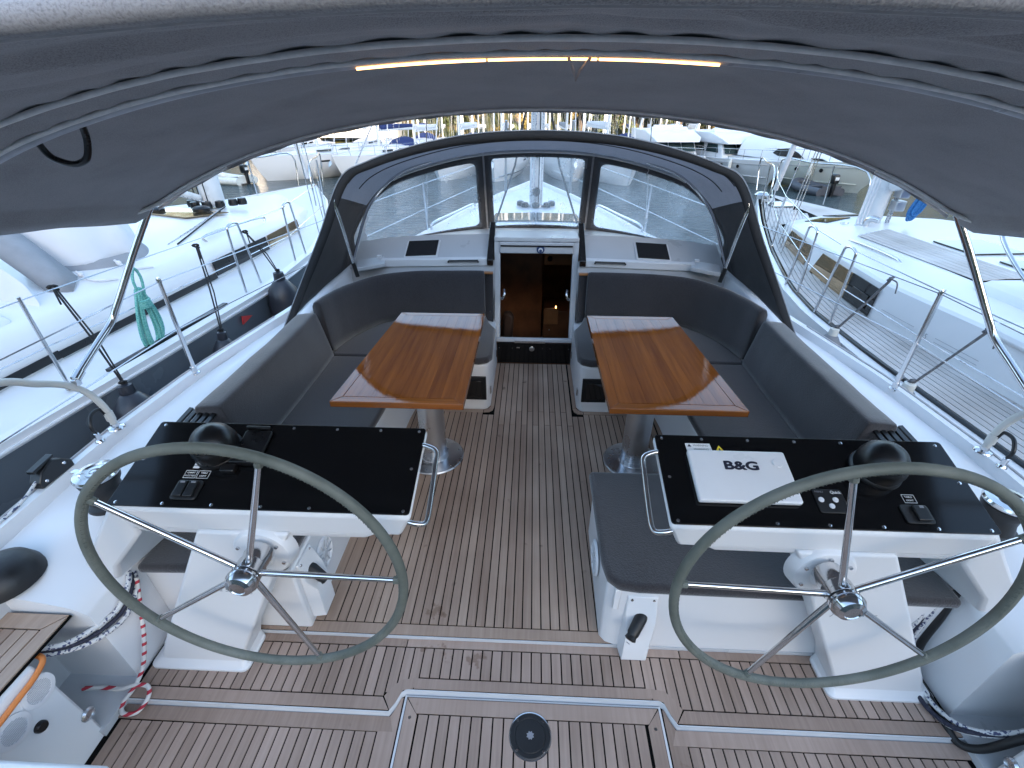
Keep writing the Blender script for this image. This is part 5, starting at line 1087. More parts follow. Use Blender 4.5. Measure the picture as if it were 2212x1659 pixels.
    for j in range(15):
        v = j/14; row = []
        for i in range(41):
            a = math.radians(-62+172*i/40)   # around the starboard side, aft to forward
            fold = 0.035*noise.noise(Vector((a*3.2, v*2.2, 4)))+0.02*math.sin(a*9+v*3)*(1-v)
            r = (1-0.80*v**1.9)
            x = -4.5+(0.88*r+fold)*math.cos(a); y = 3.98+(0.60*r+fold)*math.sin(a)
            row.append((x, y, 0.91+0.66*math.sin(v*math.pi/2)**1.1+fold*0.6))
        rows.append(row)
    cv = MB().grid(rows).build('hood_cover', 'sailcloth', t, angle=180, solid=0.004)
    MB().grid([[(-4.5+(0.90+d)*math.cos(math.radians(-62+172*i/40)), 3.98+(0.62+d)*math.sin(math.radians(-62+172*i/40)), z0) for i in range(41)] for d, z0 in ((0.05,0.865),(0.02,0.92),(-0.02,0.965))]).build('cover_skirt', 'greycloth', cv, angle=180)
    MB().grid([[(-3.60,3.14,0.86),(-3.50,3.22,0.88),(-3.62,3.42,0.92)],[(-3.80,3.20,1.00),(-3.70,3.28,1.03),(-3.82,3.46,1.10)],[(-4.1,3.28,1.20),(-4.0,3.36,1.24),(-4.1,3.52,1.32)],[(-4.5,3.4,1.42),(-4.4,3.5,1.47),(-4.45,3.6,1.53)]]).build('cover_flap', 'greycloth', cv, angle=180, solid=0.004)
    MB().loft([[Vector((x+rr*math.cos(a), y+rr*0.6*math.sin(a), zz+rr*math.sin(a))) for a in [2*math.pi*q/14 for q in range(14)]] for x, y, zz, rr in ((-3.56,2.93,0.86,0.06),(-3.68,2.95,0.92,0.11),(-3.95,3.02,1.04,0.14),(-4.6,3.15,1.35,0.15))]).build('rolled_side_curtain', 'sailcloth', cv, angle=60)
    for (x, y) in ((-3.66,3.46),(-3.60,3.78)):
        tube('tie_strap', [(x,y,0.95),(x+0.05,y,0.91),(x+0.12,y-0.03,0.895),(x+0.20,y-0.02,0.885),(x+0.27,y+0.06,0.875)], 0.010, 'sailcloth', cv, 5, 4)
        MB().ball((x+0.03,y,0.925),0.022,10).build('tie_knot', 'sailcloth', cv)
    # cockpit coaming aft
    MB().loft([[Vector(p) for p in ((-3.42,y,0.55),(-3.46,y,0.88),(-3.55,y,0.93),(-3.75,y,0.92),(-3.78,y,0.55))] for y in (-0.5,0.8,1.9,2.7)]).build('cockpit_coaming', 'gel', t, bevel=0.03)
    MB().prism([(-2.616,3.72,0.40),(-2.60,3.86,0.43),(-2.616,3.74,0.47)], (0.012,0,0)).build('red_triangle_mark', 'red', t)
    return t
port_neighbour()

def starboard_neighbour():
    t = thing('sailing_yacht', (4.3, 4, WZ), 'white sailing yacht with teak side deck and long brown cabin windows', 'sailing yacht')
    near = [(-0.5,2.56),(1.5,2.44),(3.08,2.385),(4.0,2.41),(4.6,2.49),(5.9,2.86),(7.5,3.42),(9.0,4.0),(9.9,4.38)]
    zd = 0.48; cx = 4.42
    ys, z = nb_hull(t, near, cx, -0.5, 9.9, zd, 1, 'gel')
    ins = lambda y: tab(near, y)+0.075
    tube('toe_rail', [(ins(y), y, z(y)+0.035) for y in [k*0.25 for k in range(-2, 39)]], 0.014, 'black', t, 6)
    base = [(-0.5,3.05),(2.5,2.97),(3.4,2.90),(3.9,2.87),(5.07,3.0),(5.29,3.03),(6.16,3.20),(7.0,3.55),(7.6,4.42)]
    xb = lambda y: tab(base, y)
    # teak strakes on the side deck, parallel to the rail
    dk = MB().box(4.41,4.43,6.0,6.02,0.40,0.41).build('teak_deck', 'caulk', t)
    w_ = 0.052
    for k in range(24):
        run = []
        yy_ = -0.5
        while yy_ <= 9.4:
            x = ins(yy_)+0.03+k*w_
            ok = x < (xb(yy_)-0.0 if yy_ < 7.55 else cx) and x+w_ < cx
            if ok: run.append(yy_)
            yy_ += 0.25
        if len(run) < 3: continue
        segs = []; cur = [run[0]]
        for a, b in zip(run, run[1:]):
            if b-a > 0.3: segs.append(cur); cur = []
            cur.append(b)
        segs.append(cur)
        for sg in segs:
            if len(sg) < 3: continue
            off = 3+(k*5) % 7; parts = [sg[:off+1], sg[off:]] if len(sg) > off+3 else [sg]
            for pp in parts:
                if len(pp) < 2: continue
                MB().loft([[Vector((ins(y)+0.03+k*w_, y+(0.006 if y == pp[0] else 0), z(y)+0.033)), Vector((ins(y)+0.03+k*w_+w_-0.007, y+(0.006 if y == pp[0] else 0), z(y)+0.033)), Vector((ins(y)+0.03+k*w_+w_-0.007, y+(0.006 if y == pp[0] else 0), z(y)+0.041)), Vector((ins(y)+0.03+k*w_, y+(0.006 if y == pp[0] else 0), z(y)+0.041))] for y in pp]).build('plank', 'teakpale', dk, smooth=False)
    # far half of the foredeck in plain pale deck
    MB().grid([[(2*cx-(tab(near, y)+0.10)-q*(2*(cx-tab(near, y))-0.2)*0.5, y, z(y)+0.046) for q in (0, 0.5, 0.99)] for y in ys]).build('far_deck', 'teakpale', t)
    rows = []; y = -0.5; zt = lambda y: tab([(-0.5,0.90),(2.6,0.88),(4.5,0.86),(5.5,0.85),(6.2,0.82),(7.0,0.68),(7.6,0.56)], y)
    while y <= 7.6:
        a, b = xb(y), zt(y); w2 = cx-a
        H = cr([(a,0,zd),(a+0.012,0,(zd+b)/2),(a+0.03,0,b-0.055),(a+0.05,0,b-0.035),(a+0.15*min(1,w2),0,b-0.004),(a+0.17*min(1,w2),0,b+0.002),(a+0.5*w2,0,b+0.055),(cx,0,b+0.08)], 1)
        rows.append([Vector((p.x, y, p.z)) for p in H]+[Vector((2*cx-p.x, y, p.z)) for p in reversed(H[:-1])]); y += 0.09
    cb = MB().grid(rows).build('cabin', 'gel', t, angle=16)
    def top_z(x, y):
        a, b = xb(y), zt(y); f = min(1, (x-a)/(cx-a)) if x <= cx else min(1, (2*cx-x-a)/(cx-a)); return b+tab([(0,-0.04),(0.16,0.0),(0.5,0.055),(1,0.08)], f)
    def pane(nm, ya, yb, z0, z1, mat, lean=0.14): return MB().prism([(xb(ya)-0.004,ya,z0),(xb(yb)-0.004,yb,z0),(xb(yb-lean)+0.012,yb-lean,z1),(xb(ya)+0.012,ya-lean*0.3,z1)], (-0.008,0,0)).build(nm, mat, cb)
    pane('side_window', 5.30, 6.18, 0.53, 0.755, 'reflectiontint'); pane('side_window', 4.30, 5.10, 0.53, 0.765, 'reflectiontint'); w3 = pane('side_window', 3.85, 4.295, 0.53, 0.77, 'tintglass', 0.0)
    MB().prism([(xb(3.95)-0.014,3.93,0.565),(xb(4.2)-0.014,4.2,0.565),(xb(4.2)-0.004,4.2,0.68),(xb(3.95)-0.004,3.93,0.68)], (-0.005,0,0)).build('port_light_frame', 'black', cb, bevel=0.006)
    for dz in (0,): text('model_number', '445', 0.055, 'inkgrey', cb, (xb(3.28)-0.012,3.28,0.62), (0,-1,0), (0.1,0,1), bold=-0.0005)
    for k in range(2):
        for dy in (0.10, -0.10): tube('pin_stripe', [(xb(3.28+dy)-0.009,3.28+dy,0.61+0.03*k),(xb(3.28+dy*4.5)-0.009,3.28+dy*4.5,0.61+0.03*k)], 0.0018, 'inkgrey', cb, 4)
    def on_top(nm, pts, mat, th=0.012, bev=0.0): return MB().prism([(x, y_, top_z(x, y_)+0.004) for x, y_ in pts], (0,0,th)).build(nm, mat, cb, bevel=bev)
    # teak-coloured walkway panel strips on the cabin top
    pn = on_top('walkway_panel', [(3.44,3.65),(3.86,3.65),(3.86,5.40),(3.50,5.25)], 'caulk', 0.004)
    for k in range(8):
        x = 3.452+0.051*k; MB().prism([(x,3.66,top_z(x,3.66)+0.010),(x+0.046,3.66,top_z(x+0.046,3.66)+0.010),(x+0.046,min(5.38,5.22+0.02*k),top_z(x+0.046,5.2)+0.010),(x,min(5.38,5.22+0.02*k),top_z(x,5.2)+0.010)], (0,0,0.005)).build('plank', 'teakpale', pn, smooth=False)
    on_top('deck_hatch', [(3.95,4.35),(4.40,4.35),(4.40,4.85),(3.95,4.85)], 'tintglass'); on_top('deck_hatch', [(3.98,3.72),(4.5,3.72),(4.5,4.12),(3.98,4.12)], 'tintglass')
    on_top('deck_hatch', [(3.42,6.25),(3.72,6.45),(3.9,6.15),(3.55,6.0)], 'tintglass'); on_top('deck_hatch', [(4.0,6.55),(4.45,6.55),(4.45,6.9),(4.0,6.9)], 'tintglass')
    MB().prism([(4.00,8.42,0.60),(4.42,8.42,0.61),(4.42,8.8,0.615),(4.05,8.8,0.61)], (0,0,0.012)).build('fore_hatch', 'tintglass', t)
    MB().lathe([(0,0),(0.13,0),(0.13,0.02),(0.10,0.035),(0,0.035)], (4.22,3.95,top_z(4.22,3.95)+0.02), n=24).build('mushroom_vent', 'steel', cb)
    tube('handrail', [(3.28,4.30,0.80),(3.28,4.32,0.89),(3.30,5.06,0.875),(3.30,5.10,0.79)], 0.012, 'steel', cb, 8, 4); tube('handrail_post', [(3.29,4.7,0.80),(3.29,4.7,0.88)], 0.010, 'steel', cb, 6)
    # mast with its white lines and organisers
    mx, my, mz = 3.98, 5.92, 0.85
    m = MB().loft([[(mx+0.10*math.cos(a), my+0.15*math.sin(a), zz) for a in [2*math.pi*q/18 for q in range(18)]] for zz in (mz, mz+12)]).build('mast', 'mastwhite', t, angle=60)
    for k, dx in enumerate((-0.20,-0.16,-0.12,0.13,0.16)): tube('halyard', [(mx+dx,my-0.10,mz),(mx+dx*0.8,my-0.15,mz+3)], 0.011, 'sailcloth' if k < 3 else 'ropewhite', m, 6)
    for dx, dy in ((-0.3,-0.05),(-0.24,-0.2),(-0.05,-0.26),(0.14,-0.22),(0.26,-0.1)): MB().lathe([(0,0),(0.05,0),(0.05,0.03),(0.035,0.07),(0,0.07)], (mx+dx,my+dy,mz-0.02), n=12).build('deck_block', 'alu', m)
    tube('dorade_vent', [(3.78,5.65,0.82),(3.78,5.65,0.95),(3.80,5.60,0.99),(3.84,5.55,0.98)], 0.035, 'steel', m, 10, 4)
    MB().loft([[(mx+0.0+0.07*math.cos(a)+d*0.17, my-0.2-d*0.98, 1.36+0.10*math.sin(a)+d*0.30) for a in [2*math.pi*q/14 for q in range(14)]] for d in (0, 3.2)]).build('vang', 'mastwhite', m, angle=60)
    for dz in (0, 0.14): MB().box(mx+0.09,mx+0.2,my-0.22,my-0.1,1.05+dz,1.16+dz).build('rope_organiser', 'alu', m, bevel=0.01)
    for (xa, ya) in ((2.98,5.75),(3.05,5.95),(3.12,6.15),(3.3,6.8)): tube('shroud', [(xa,ya,zd+0.05),(3.75,5.95,7.5)], 0.006, 'steel', m, 5)
    tube('furled_jib', [(4.40,9.3,0.75),(4.30,7.2,6.8)], 0.045, 'sailcloth', m, 8)
    # lines along the cabin top
    for k in range(3): tube('control_line', [(3.45+0.05*k,3.5,0.90),(3.55+0.06*k,4.8,0.90),(mx-0.2+0.04*k,my-0.25,mz+0.02)], 0.008, ('ropewhite','ropeblack','ropewhite')[k], m, 5)
    # guard rails
    S_ = [(2.47,3.66),(2.47,3.90),(2.55,4.55),(2.60,4.72)]
    gate(t, 2.475, 3.70, zd+0.04, 0.20, 0.60); gate(t, 2.55, 4.42, zd+0.04, 0.20, 0.60)
    nb_stanchion(t, 2.46, 2.80, zd+0.04, 0.62); nb_stanchion(t, 3.02, 6.1, zd+0.06, 0.6); nb_stanchion(t, 3.5, 7.4, zd+0.06, 0.6); nb_stanchion(t, 2.52, 1.0, zd+0.04, 0.62)
    for h in (0.60, 0.30):
        tube('lifeline', [(2.55,-0.4,zd+0.04+h),(2.52,1.0,zd+0.04+h),(2.46,2.80,zd+0.04+h),(2.475,3.70,zd+0.04+h)], 0.004, 'steel', t, 5)
        tube('lifeline', [(2.475,3.92,zd+0.04+h),(2.55,4.42,zd+0.04+h),(3.02,6.1,zd+0.06+h),(3.5,7.4,zd+0.06+h),(4.0,8.6,zd+0.12+h)], 0.004, 'steel', t, 5)
    for s in (-1, 1):
        tube('pulpit', [(cx+s*0.75,7.9,0.62),(cx+s*0.70,8.05,1.2),(cx+s*0.38,9.1,1.22),(cx+s*0.20,9.8,1.20),(cx+s*0.18,9.7,0.68)], 0.0125, 'steel', t, 8, 4)
        tube('pulpit', [(cx+s*0.52,8.6,0.62),(cx+s*0.52,8.65,1.22)], 0.0125, 'steel', t, 8)
    MB().lathe([(0,0),(0.12,0),(0.12,0.06),(0.08,0.10),(0,0.10)], (4.05,9.0,0.65), n=20).build('windlass', 'steel', t)
    # cockpit: coaming step, hood base and curved steel tubes
    MB().loft([[Vector(p) for p in ((3.30,y,0.80),(3.32,y,0.93),(3.42,y,0.97),(cx,y,0.99),(cx,y,0.80))] for y in (2.0,2.9,3.3,3.55)]).build('cockpit_hood_base', 'gel', t, bevel=0.04, seg=3)
    tube('hood_tube', [(3.28,2.75,0.93),(3.22,3.10,1.10),(3.24,3.45,1.32),(3.45,3.62,1.40),(4.2,3.65,1.44),(cx+0.6,3.6,1.44)], 0.0135, 'steel', t, 10, 6)
    tube('hood_tube', [(3.28,2.75,0.93),(3.30,2.95,1.0),(3.50,3.25,1.02),(4.2,3.40,1.03)], 0.0135, 'steel', t, 10, 6)
    tube('hood_tube', [(3.15,2.55,0.90),(3.22,2.70,0.96),(3.35,2.78,0.97),(4.2,2.85,0.98)], 0.0135, 'steel', t, 10, 6)
    MB().loft([[Vector(p) for p in ((2.95,y,0.80),(2.98,y,0.88),(3.10,y,0.91),(3.35,y,0.91),(3.35,y,0.80))] for y in (-0.5,1.5,2.4,2.9)]).build('cockpit_coaming', 'gel', t, bevel=0.03)
    return t
starboard_neighbour()

# ---------------------------------------------------------------- fenders and coiled ropes on the neighbours
def fender(x, y, ztop, r, L, mat, capmat, label, attach_pt, ropemat, group, lean=(0,0)):
    t = thing('fender', (x, y, ztop-L), label, 'fender', group)
    a = Vector((lean[0], lean[1], 1)).normalized(); c = Vector((x, y, ztop))-a*L
    MB().lathe([(0,0),(r*0.3,0.0),(r*0.75,0.06*L),(r,0.2*L),(r,0.72*L),(r*0.80,0.82*L),(r*0.45,0.90*L),(r*0.30,0.92*L)], c, a, 22).build('body', mat, t, angle=60)
    MB().lathe([(r*0.30,0.90*L),(r*0.34,0.92*L),(r*0.30,0.99*L),(r*0.12,1.0*L),(0,1.0*L)], c, a, 14).build('cap', capmat, t)
    top = c+a*L
    tube('lanyard', [top-a*0.02, lerp(top, Vector(attach_pt), 0.5)+Vector((0.01,0,0)), Vector(attach_pt)], 0.006, ropemat, t, 6)
    tube('lanyard', [top-a*0.02+Vector((0.01,0,0)), lerp(top, Vector(attach_pt), 0.45)+Vector((0.03,0.01,0)), Vector(attach_pt)+Vector((0.01,0.01,-0.02))], 0.005, ropemat, t, 6)
    for q, dq in ((Vector(attach_pt), 0.016), (top+a*0.01, 0.013)):
        kn = cr([q+Vector((dq*math.sin(k*2.1), dq*1.2*math.cos(k*1.7), dq*math.sin(k*1.3))) for k in range(9)], 4)
        MB().tube(kn, 0.0075, 6).build('knot', ropemat, t, angle=80)
    tube('knot_tail', [Vector(attach_pt), Vector(attach_pt)+Vector((0.03,-0.03,-0.02)), Vector(attach_pt)+Vector((0.04,-0.04,-0.09))], 0.005, ropemat, t, 6, 4)
g1, g2 = 'black fenders on the grey hull', 'grey fenders with white caps'
fender(-2.46, 4.24, 0.72, 0.155, 0.95, 'fender', 'fender', 'largest black fender hanging from the gate stanchion of the grey hull', (-2.68,4.26,1.08), 'ropeblack', g1)
fender(-2.50, 3.27, 0.54, 0.110, 0.75, 'fender', 'fender', 'black fender on two cords beside the red triangle mark', (-2.72,3.62,1.12), 'ropeblack', g1, (0.05,0.05))
fender(-2.56, 2.36, 0.60, 0.130, 0.75, 'fender', 'fender', 'black fender low on the grey hull near the white pushpit rail', (-2.90,2.55,1.15), 'ropeblack', g1, (-0.1,0.1))
fender(2.315, 3.38, 0.62, 0.105, 0.7, 'fendergrey', 'fenderwhite', 'grey fender with white cap by the gate stanchions of the teak-decked yacht', (2.43,3.2,1.07), 'ropegrey', g2, (0.05,0))
fender(2.345, 2.58, 0.61, 0.110, 0.7, 'fendergrey', 'fenderwhite', 'grey fender with white cap beside a plain stanchion of the teak-decked yacht', (2.46,2.42,1.04), 'ropegrey', g2, (0.0,-0.05))
def coil(name, c, H, W, mat, label, turns=9, lean=(0,0), r=0.0085, ax=(0,1,0)):
    t = thing(name, c, label, 'coiled rope'); random.seed(int(H*1000)+turns)
    A = Vector(ax).normalized(); c = Vector(c); Ln = Vector((lean[0], lean[1], 1)).normalized()
    for k in range(turns):
        w = W*(0.35+0.65*random.random()); h = H*(0.86+0.14*random.random()); ph = random.uniform(-0.02,0.02)
        off = Vector((random.uniform(-0.02,0.02), random.uniform(-0.015,0.015), 0)); P = []
        for j in range(28):
            a = 2*math.pi*j/28; fl = math.sin(a/2)**2            # pinched at the top, wide at the bottom
            P.append(c+off+A*(w*0.5*math.sin(a)*(0.25+0.75*fl)+ph)-Ln*(h*fl)+Ln*(H*1.0))
        MB().tube(P, r, 6, True).build('turn', mat, t, angle=80)
    for j in range(5):
        zc = H*(0.72+0.025*j); P = [c+Ln*zc+A*(W*0.14*math.cos(2*math.pi*k/16))+A.cross(Ln).normalized()*(0.03*math.sin(2*math.pi*k/16)) for k in range(16)]
        MB().tube(P, r, 6, True).build('wrap', mat, t, angle=80)
    P = [c+Ln*H*0.8+A*0.02, c+Ln*H*1.12+A*0.045, c+Ln*H*1.30+A*0.01, c+Ln*H*1.12-A*0.03, c+Ln*H*0.8]
    tube('hanging_loop', P, r, mat, t, 6, 6)
coil('coiled_rope', (-2.80,2.98,0.52), 0.46, 0.30, 'ropeteal', 'teal green rope coiled and hung on the lifeline of the grey yacht', 8, (0,0.10), 0.0095)
coil('coiled_rope', (4.16,5.55,0.98), 0.42, 0.15, 'ropeblue', 'bright blue coiled rope hung by the mast of the teak-decked yacht', 9, (0.28,0.0), 0.010, (1,0,0))
# ================================================================ water, hills
def struct(o): o['kind'] = 'structure'; return o
struct(MB().add([(x, y, wz(y)) for x, y in ((-260,-120),(260,-120),(260,140),(-260,140))], [(0,1,2,3)]).build('water', 'water'))
def hillh(x, y):
    """land rises outside the harbour basin: ahead, to both sides, and as an unseen ridge astern, put in to block the low sun"""
    dF = y-61-4*math.sin(x*0.06)-0.0022*x*x*0+abs(x)*0.05; dS = abs(x)-58-6*math.sin(y*0.05+(1 if x > 0 else 0)); dB = -y-58
    d = max(dF, dS, dB)
    nz = noise.noise(Vector((x*0.03, y*0.03, 0)))*6+noise.noise(Vector((x*0.09, y*0.09, 3)))*2.2+noise.noise(Vector((x*0.3, y*0.3, 5)))*0.7
    tz = TRIM*y+0.4
    if d < 0: return -2.6+max(-1.5, d*0.12)+tz
    if dB > 0 and dB >= dF: return tz-1.9+max(min(1, dB/14)**0.8*29, min(1, max(dS, 0.01)/50)**0.8*26)+nz*min(1, d/14)*0.4  # steep ridge astern, out of view, shaped to shade the boats from the sun
    return tz-1.9+min(1, d/50)**0.8*26+nz*min(1, d/14)
def terrain():
    n = 120; vs = []; fs = []
    xs = [-170+340*i/n for i in range(n+1)]; ys = [-150+290*j/n for j in range(n+1)]
    for y in ys:
        for x in xs: vs.append((x, y, hillh(x, y)))
    for j in range(n):
        for i in range(n): fs.append((j*(n+1)+i, j*(n+1)+i+1, (j+1)*(n+1)+i+1, (j+1)*(n+1)+i))
    struct(MB().add(vs, fs).build('hillside', 'hill', angle=180))
terrain()
# ---------------------------------------------------------------- trees and bushes along the shore
def leaf_mesh(name, mat, n, rx, rz, z0, size, clumps, seed):
    rd = random.Random(seed); m = MB()
    C = []
    for k in range(clumps):
        a = rd.uniform(0, 2*math.pi); rr = math.sqrt(rd.random())*0.78; h = rd.random()
        C.append((rr*rx*math.cos(a)*(1-0.35*abs(h-0.4)), rr*rx*math.sin(a)*(1-0.35*abs(h-0.4)), z0+h*rz, rd.uniform(0.28, 0.5)*rx*0.8))
    for k in range(n):
        cx, cy, cz, r = rd.choice(C); d = Vector((rd.gauss(0,1), rd.gauss(0,1), rd.gauss(0,0.8))).normalized()*r*rd.uniform(0.6, 1.05)
        p = Vector((cx, cy, cz))+d; nn = (d.normalized()+Vector((rd.uniform(-1,1), rd.uniform(-1,1), rd.uniform(-0.4,1)))*0.8).normalized()
        x = nn.orthogonal().normalized(); y = nn.cross(x); s_ = size*rd.uniform(0.6, 1.5); a = rd.uniform(0, 6.28)
        u = (x*math.cos(a)+y*math.sin(a))*s_; v = (-x*math.sin(a)+y*math.cos(a))*s_*0.55
        m.add([p-u, p+v, p+u, p-v], [(0,1,2,3)])
    o = m.build(name, mat, None, smooth=False); me = o.data; bpy.data.objects.remove(o); return me
def trunk_mesh(h, r, seed, branches=5):
    rd = random.Random(seed); m = MB(); P = cr([(0,0,-0.5),(rd.uniform(-.2,.2),rd.uniform(-.2,.2),h*0.35),(rd.uniform(-.4,.4),rd.uniform(-.4,.4),h*0.7),(rd.uniform(-.5,.5),rd.uniform(-.5,.5),h)], 5)
    m.tube(P, [lerp(r*1.25, r*0.35, k/(len(P)-1)) for k in range(len(P))], 8)
    for k in range(branches):
        b = P[int(len(P)*rd.uniform(0.35, 0.85))]; a = rd.uniform(0, 6.28); L = h*rd.uniform(0.25, 0.45)
        m.tube([b, b+Vector((math.cos(a)*L*0.5, math.sin(a)*L*0.5, L*0.3)), b+Vector((math.cos(a)*L, math.sin(a)*L, L*0.5))], [r*0.45, r*0.3, r*0.1], 6)
    o = m.build('trunk', 'bark', None); me = o.data; bpy.data.objects.remove(o); return me
TR = [(trunk_mesh(6, 0.20, 1), leaf_mesh('crown', 'leaf', 2600, 2.6, 6.0, 0.9, 0.20, 26, 11), 'olive green tree'),
      (trunk_mesh(7, 0.24, 2), leaf_mesh('crown', 'leaf2', 2400, 2.4, 5.5, 1.6, 0.20, 24, 12), 'yellowing autumn tree'),
      (trunk_mesh(8, 0.22, 3), leaf_mesh('crown', 'leaf3', 2600, 2.5, 7.0, 1.9, 0.21, 26, 13), 'dark green tree')]
BU = [leaf_mesh('foliage', 'leaf', 800, 1.3, 1.7, 0.1, 0.13, 10, 21), leaf_mesh('foliage', 'leaf2', 800, 1.2, 1.5, 0.1, 0.13, 10, 22), leaf_mesh('foliage', 'leaf3', 800, 1.4, 1.6, 0.1, 0.14, 10, 23)]
rt = random.Random(5)
treepos = []
for k in range(36):
    x = -36+72*k/35+rt.uniform(-0.8, 0.8); y = 63+rt.uniform(0, 7)+abs(x)*-0.03
    treepos.append((x, y))
for k, (x, y) in enumerate(treepos):
    kind = rt.choices((0, 1, 2), (3, 3, 2) if x < 6 else (2, 1, 5))[0]; tm, cm, lb = TR[kind]
    o = thing('tree', (x, y, hillh(x, y)), lb+' on the shore behind the far masts', 'tree', 'trees on the far shore, '+lb)
    sc = rt.uniform(0.85, 1.25); o.scale = (sc, sc, sc); o.rotation_euler = (0, 0, rt.uniform(0, 6.28))
    for nm, me in (('trunk', tm), ('crown', cm)):
        c = bpy.data.objects.new(nm, me); col.objects.link(c); c.parent = o
for k in range(44):
    x = -38+76*k/43+rt.uniform(-0.6, 0.6); y = 60.8+rt.uniform(0, 3); kind = rt.choices((0, 1, 2), (3, 3, 2) if x < 6 else (2, 1, 5))[0]
    lb = ('olive green bush', 'yellow brown bush', 'dark green bush')[kind]
    o = bpy.data.objects.new('bush', BU[kind]); col.objects.link(o); o.location = (x, y, hillh(x, y)-0.1); sc = rt.uniform(0.8, 1.4); o.scale = (sc, sc, sc*1.1); o.rotation_euler = (0,0,rt.uniform(0,6.28))
    tag(o, lb+' on the water edge behind the far masts', 'bush', 'shore bushes, '+lb)
# ---------------------------------------------------------------- houses with orange roofs on the left shore
def house(x, y, w_, d, h, rz, label, wall='plaster', low=False):
    z = max(wz(y)+0.3, hillh(x, y)-0.2); t = thing('house', (x, y, z), label, 'house')
    MB().box(-w_/2,w_/2,-d/2,d/2,0,h).build('wall', wall, None).parent = t
    ov = 0.4; r = MB().loft([[(-w_/2-ov,-d/2-ov,h),(w_/2+ov,-d/2-ov,h),(w_/2+ov,d/2+ov,h),(-w_/2-ov,d/2+ov,h)], [(-w_/2+d*0.3,-0.05,h+d*0.28),(w_/2-d*0.3,-0.05,h+d*0.28),(w_/2-d*0.3,0.05,h+d*0.28),(-w_/2+d*0.3,0.05,h+d*0.28)]]).build('roof', 'rooftile', None); r.parent = t
    nW = max(2, int(w_/2.2))
    for k in range(nW):
        xx_ = -w_/2+w_*(k+0.5)/nW; wn = MB().box(xx_-0.45,xx_+0.45,-d/2-0.05,-d/2+0.02,h*0.35,h*0.75).build('window', 'mastwhite', None); wn.parent = t
        p = MB().box(xx_-0.38,xx_+0.38,-d/2-0.07,-d/2-0.045,h*0.38,h*0.72).build('pane', 'tintglass', None); p.parent = wn
    t.rotation_euler = (0,0,rz)
house(-19.5, 58.5, 9, 6, 2.6, 0.1, 'low cream harbour house with orange tiled roof behind the masts')
house(-27.5, 56.5, 8, 5, 2.6, 0.25, 'white harbour house with orange roof beyond the moored sailboats', 'plasticwhite')

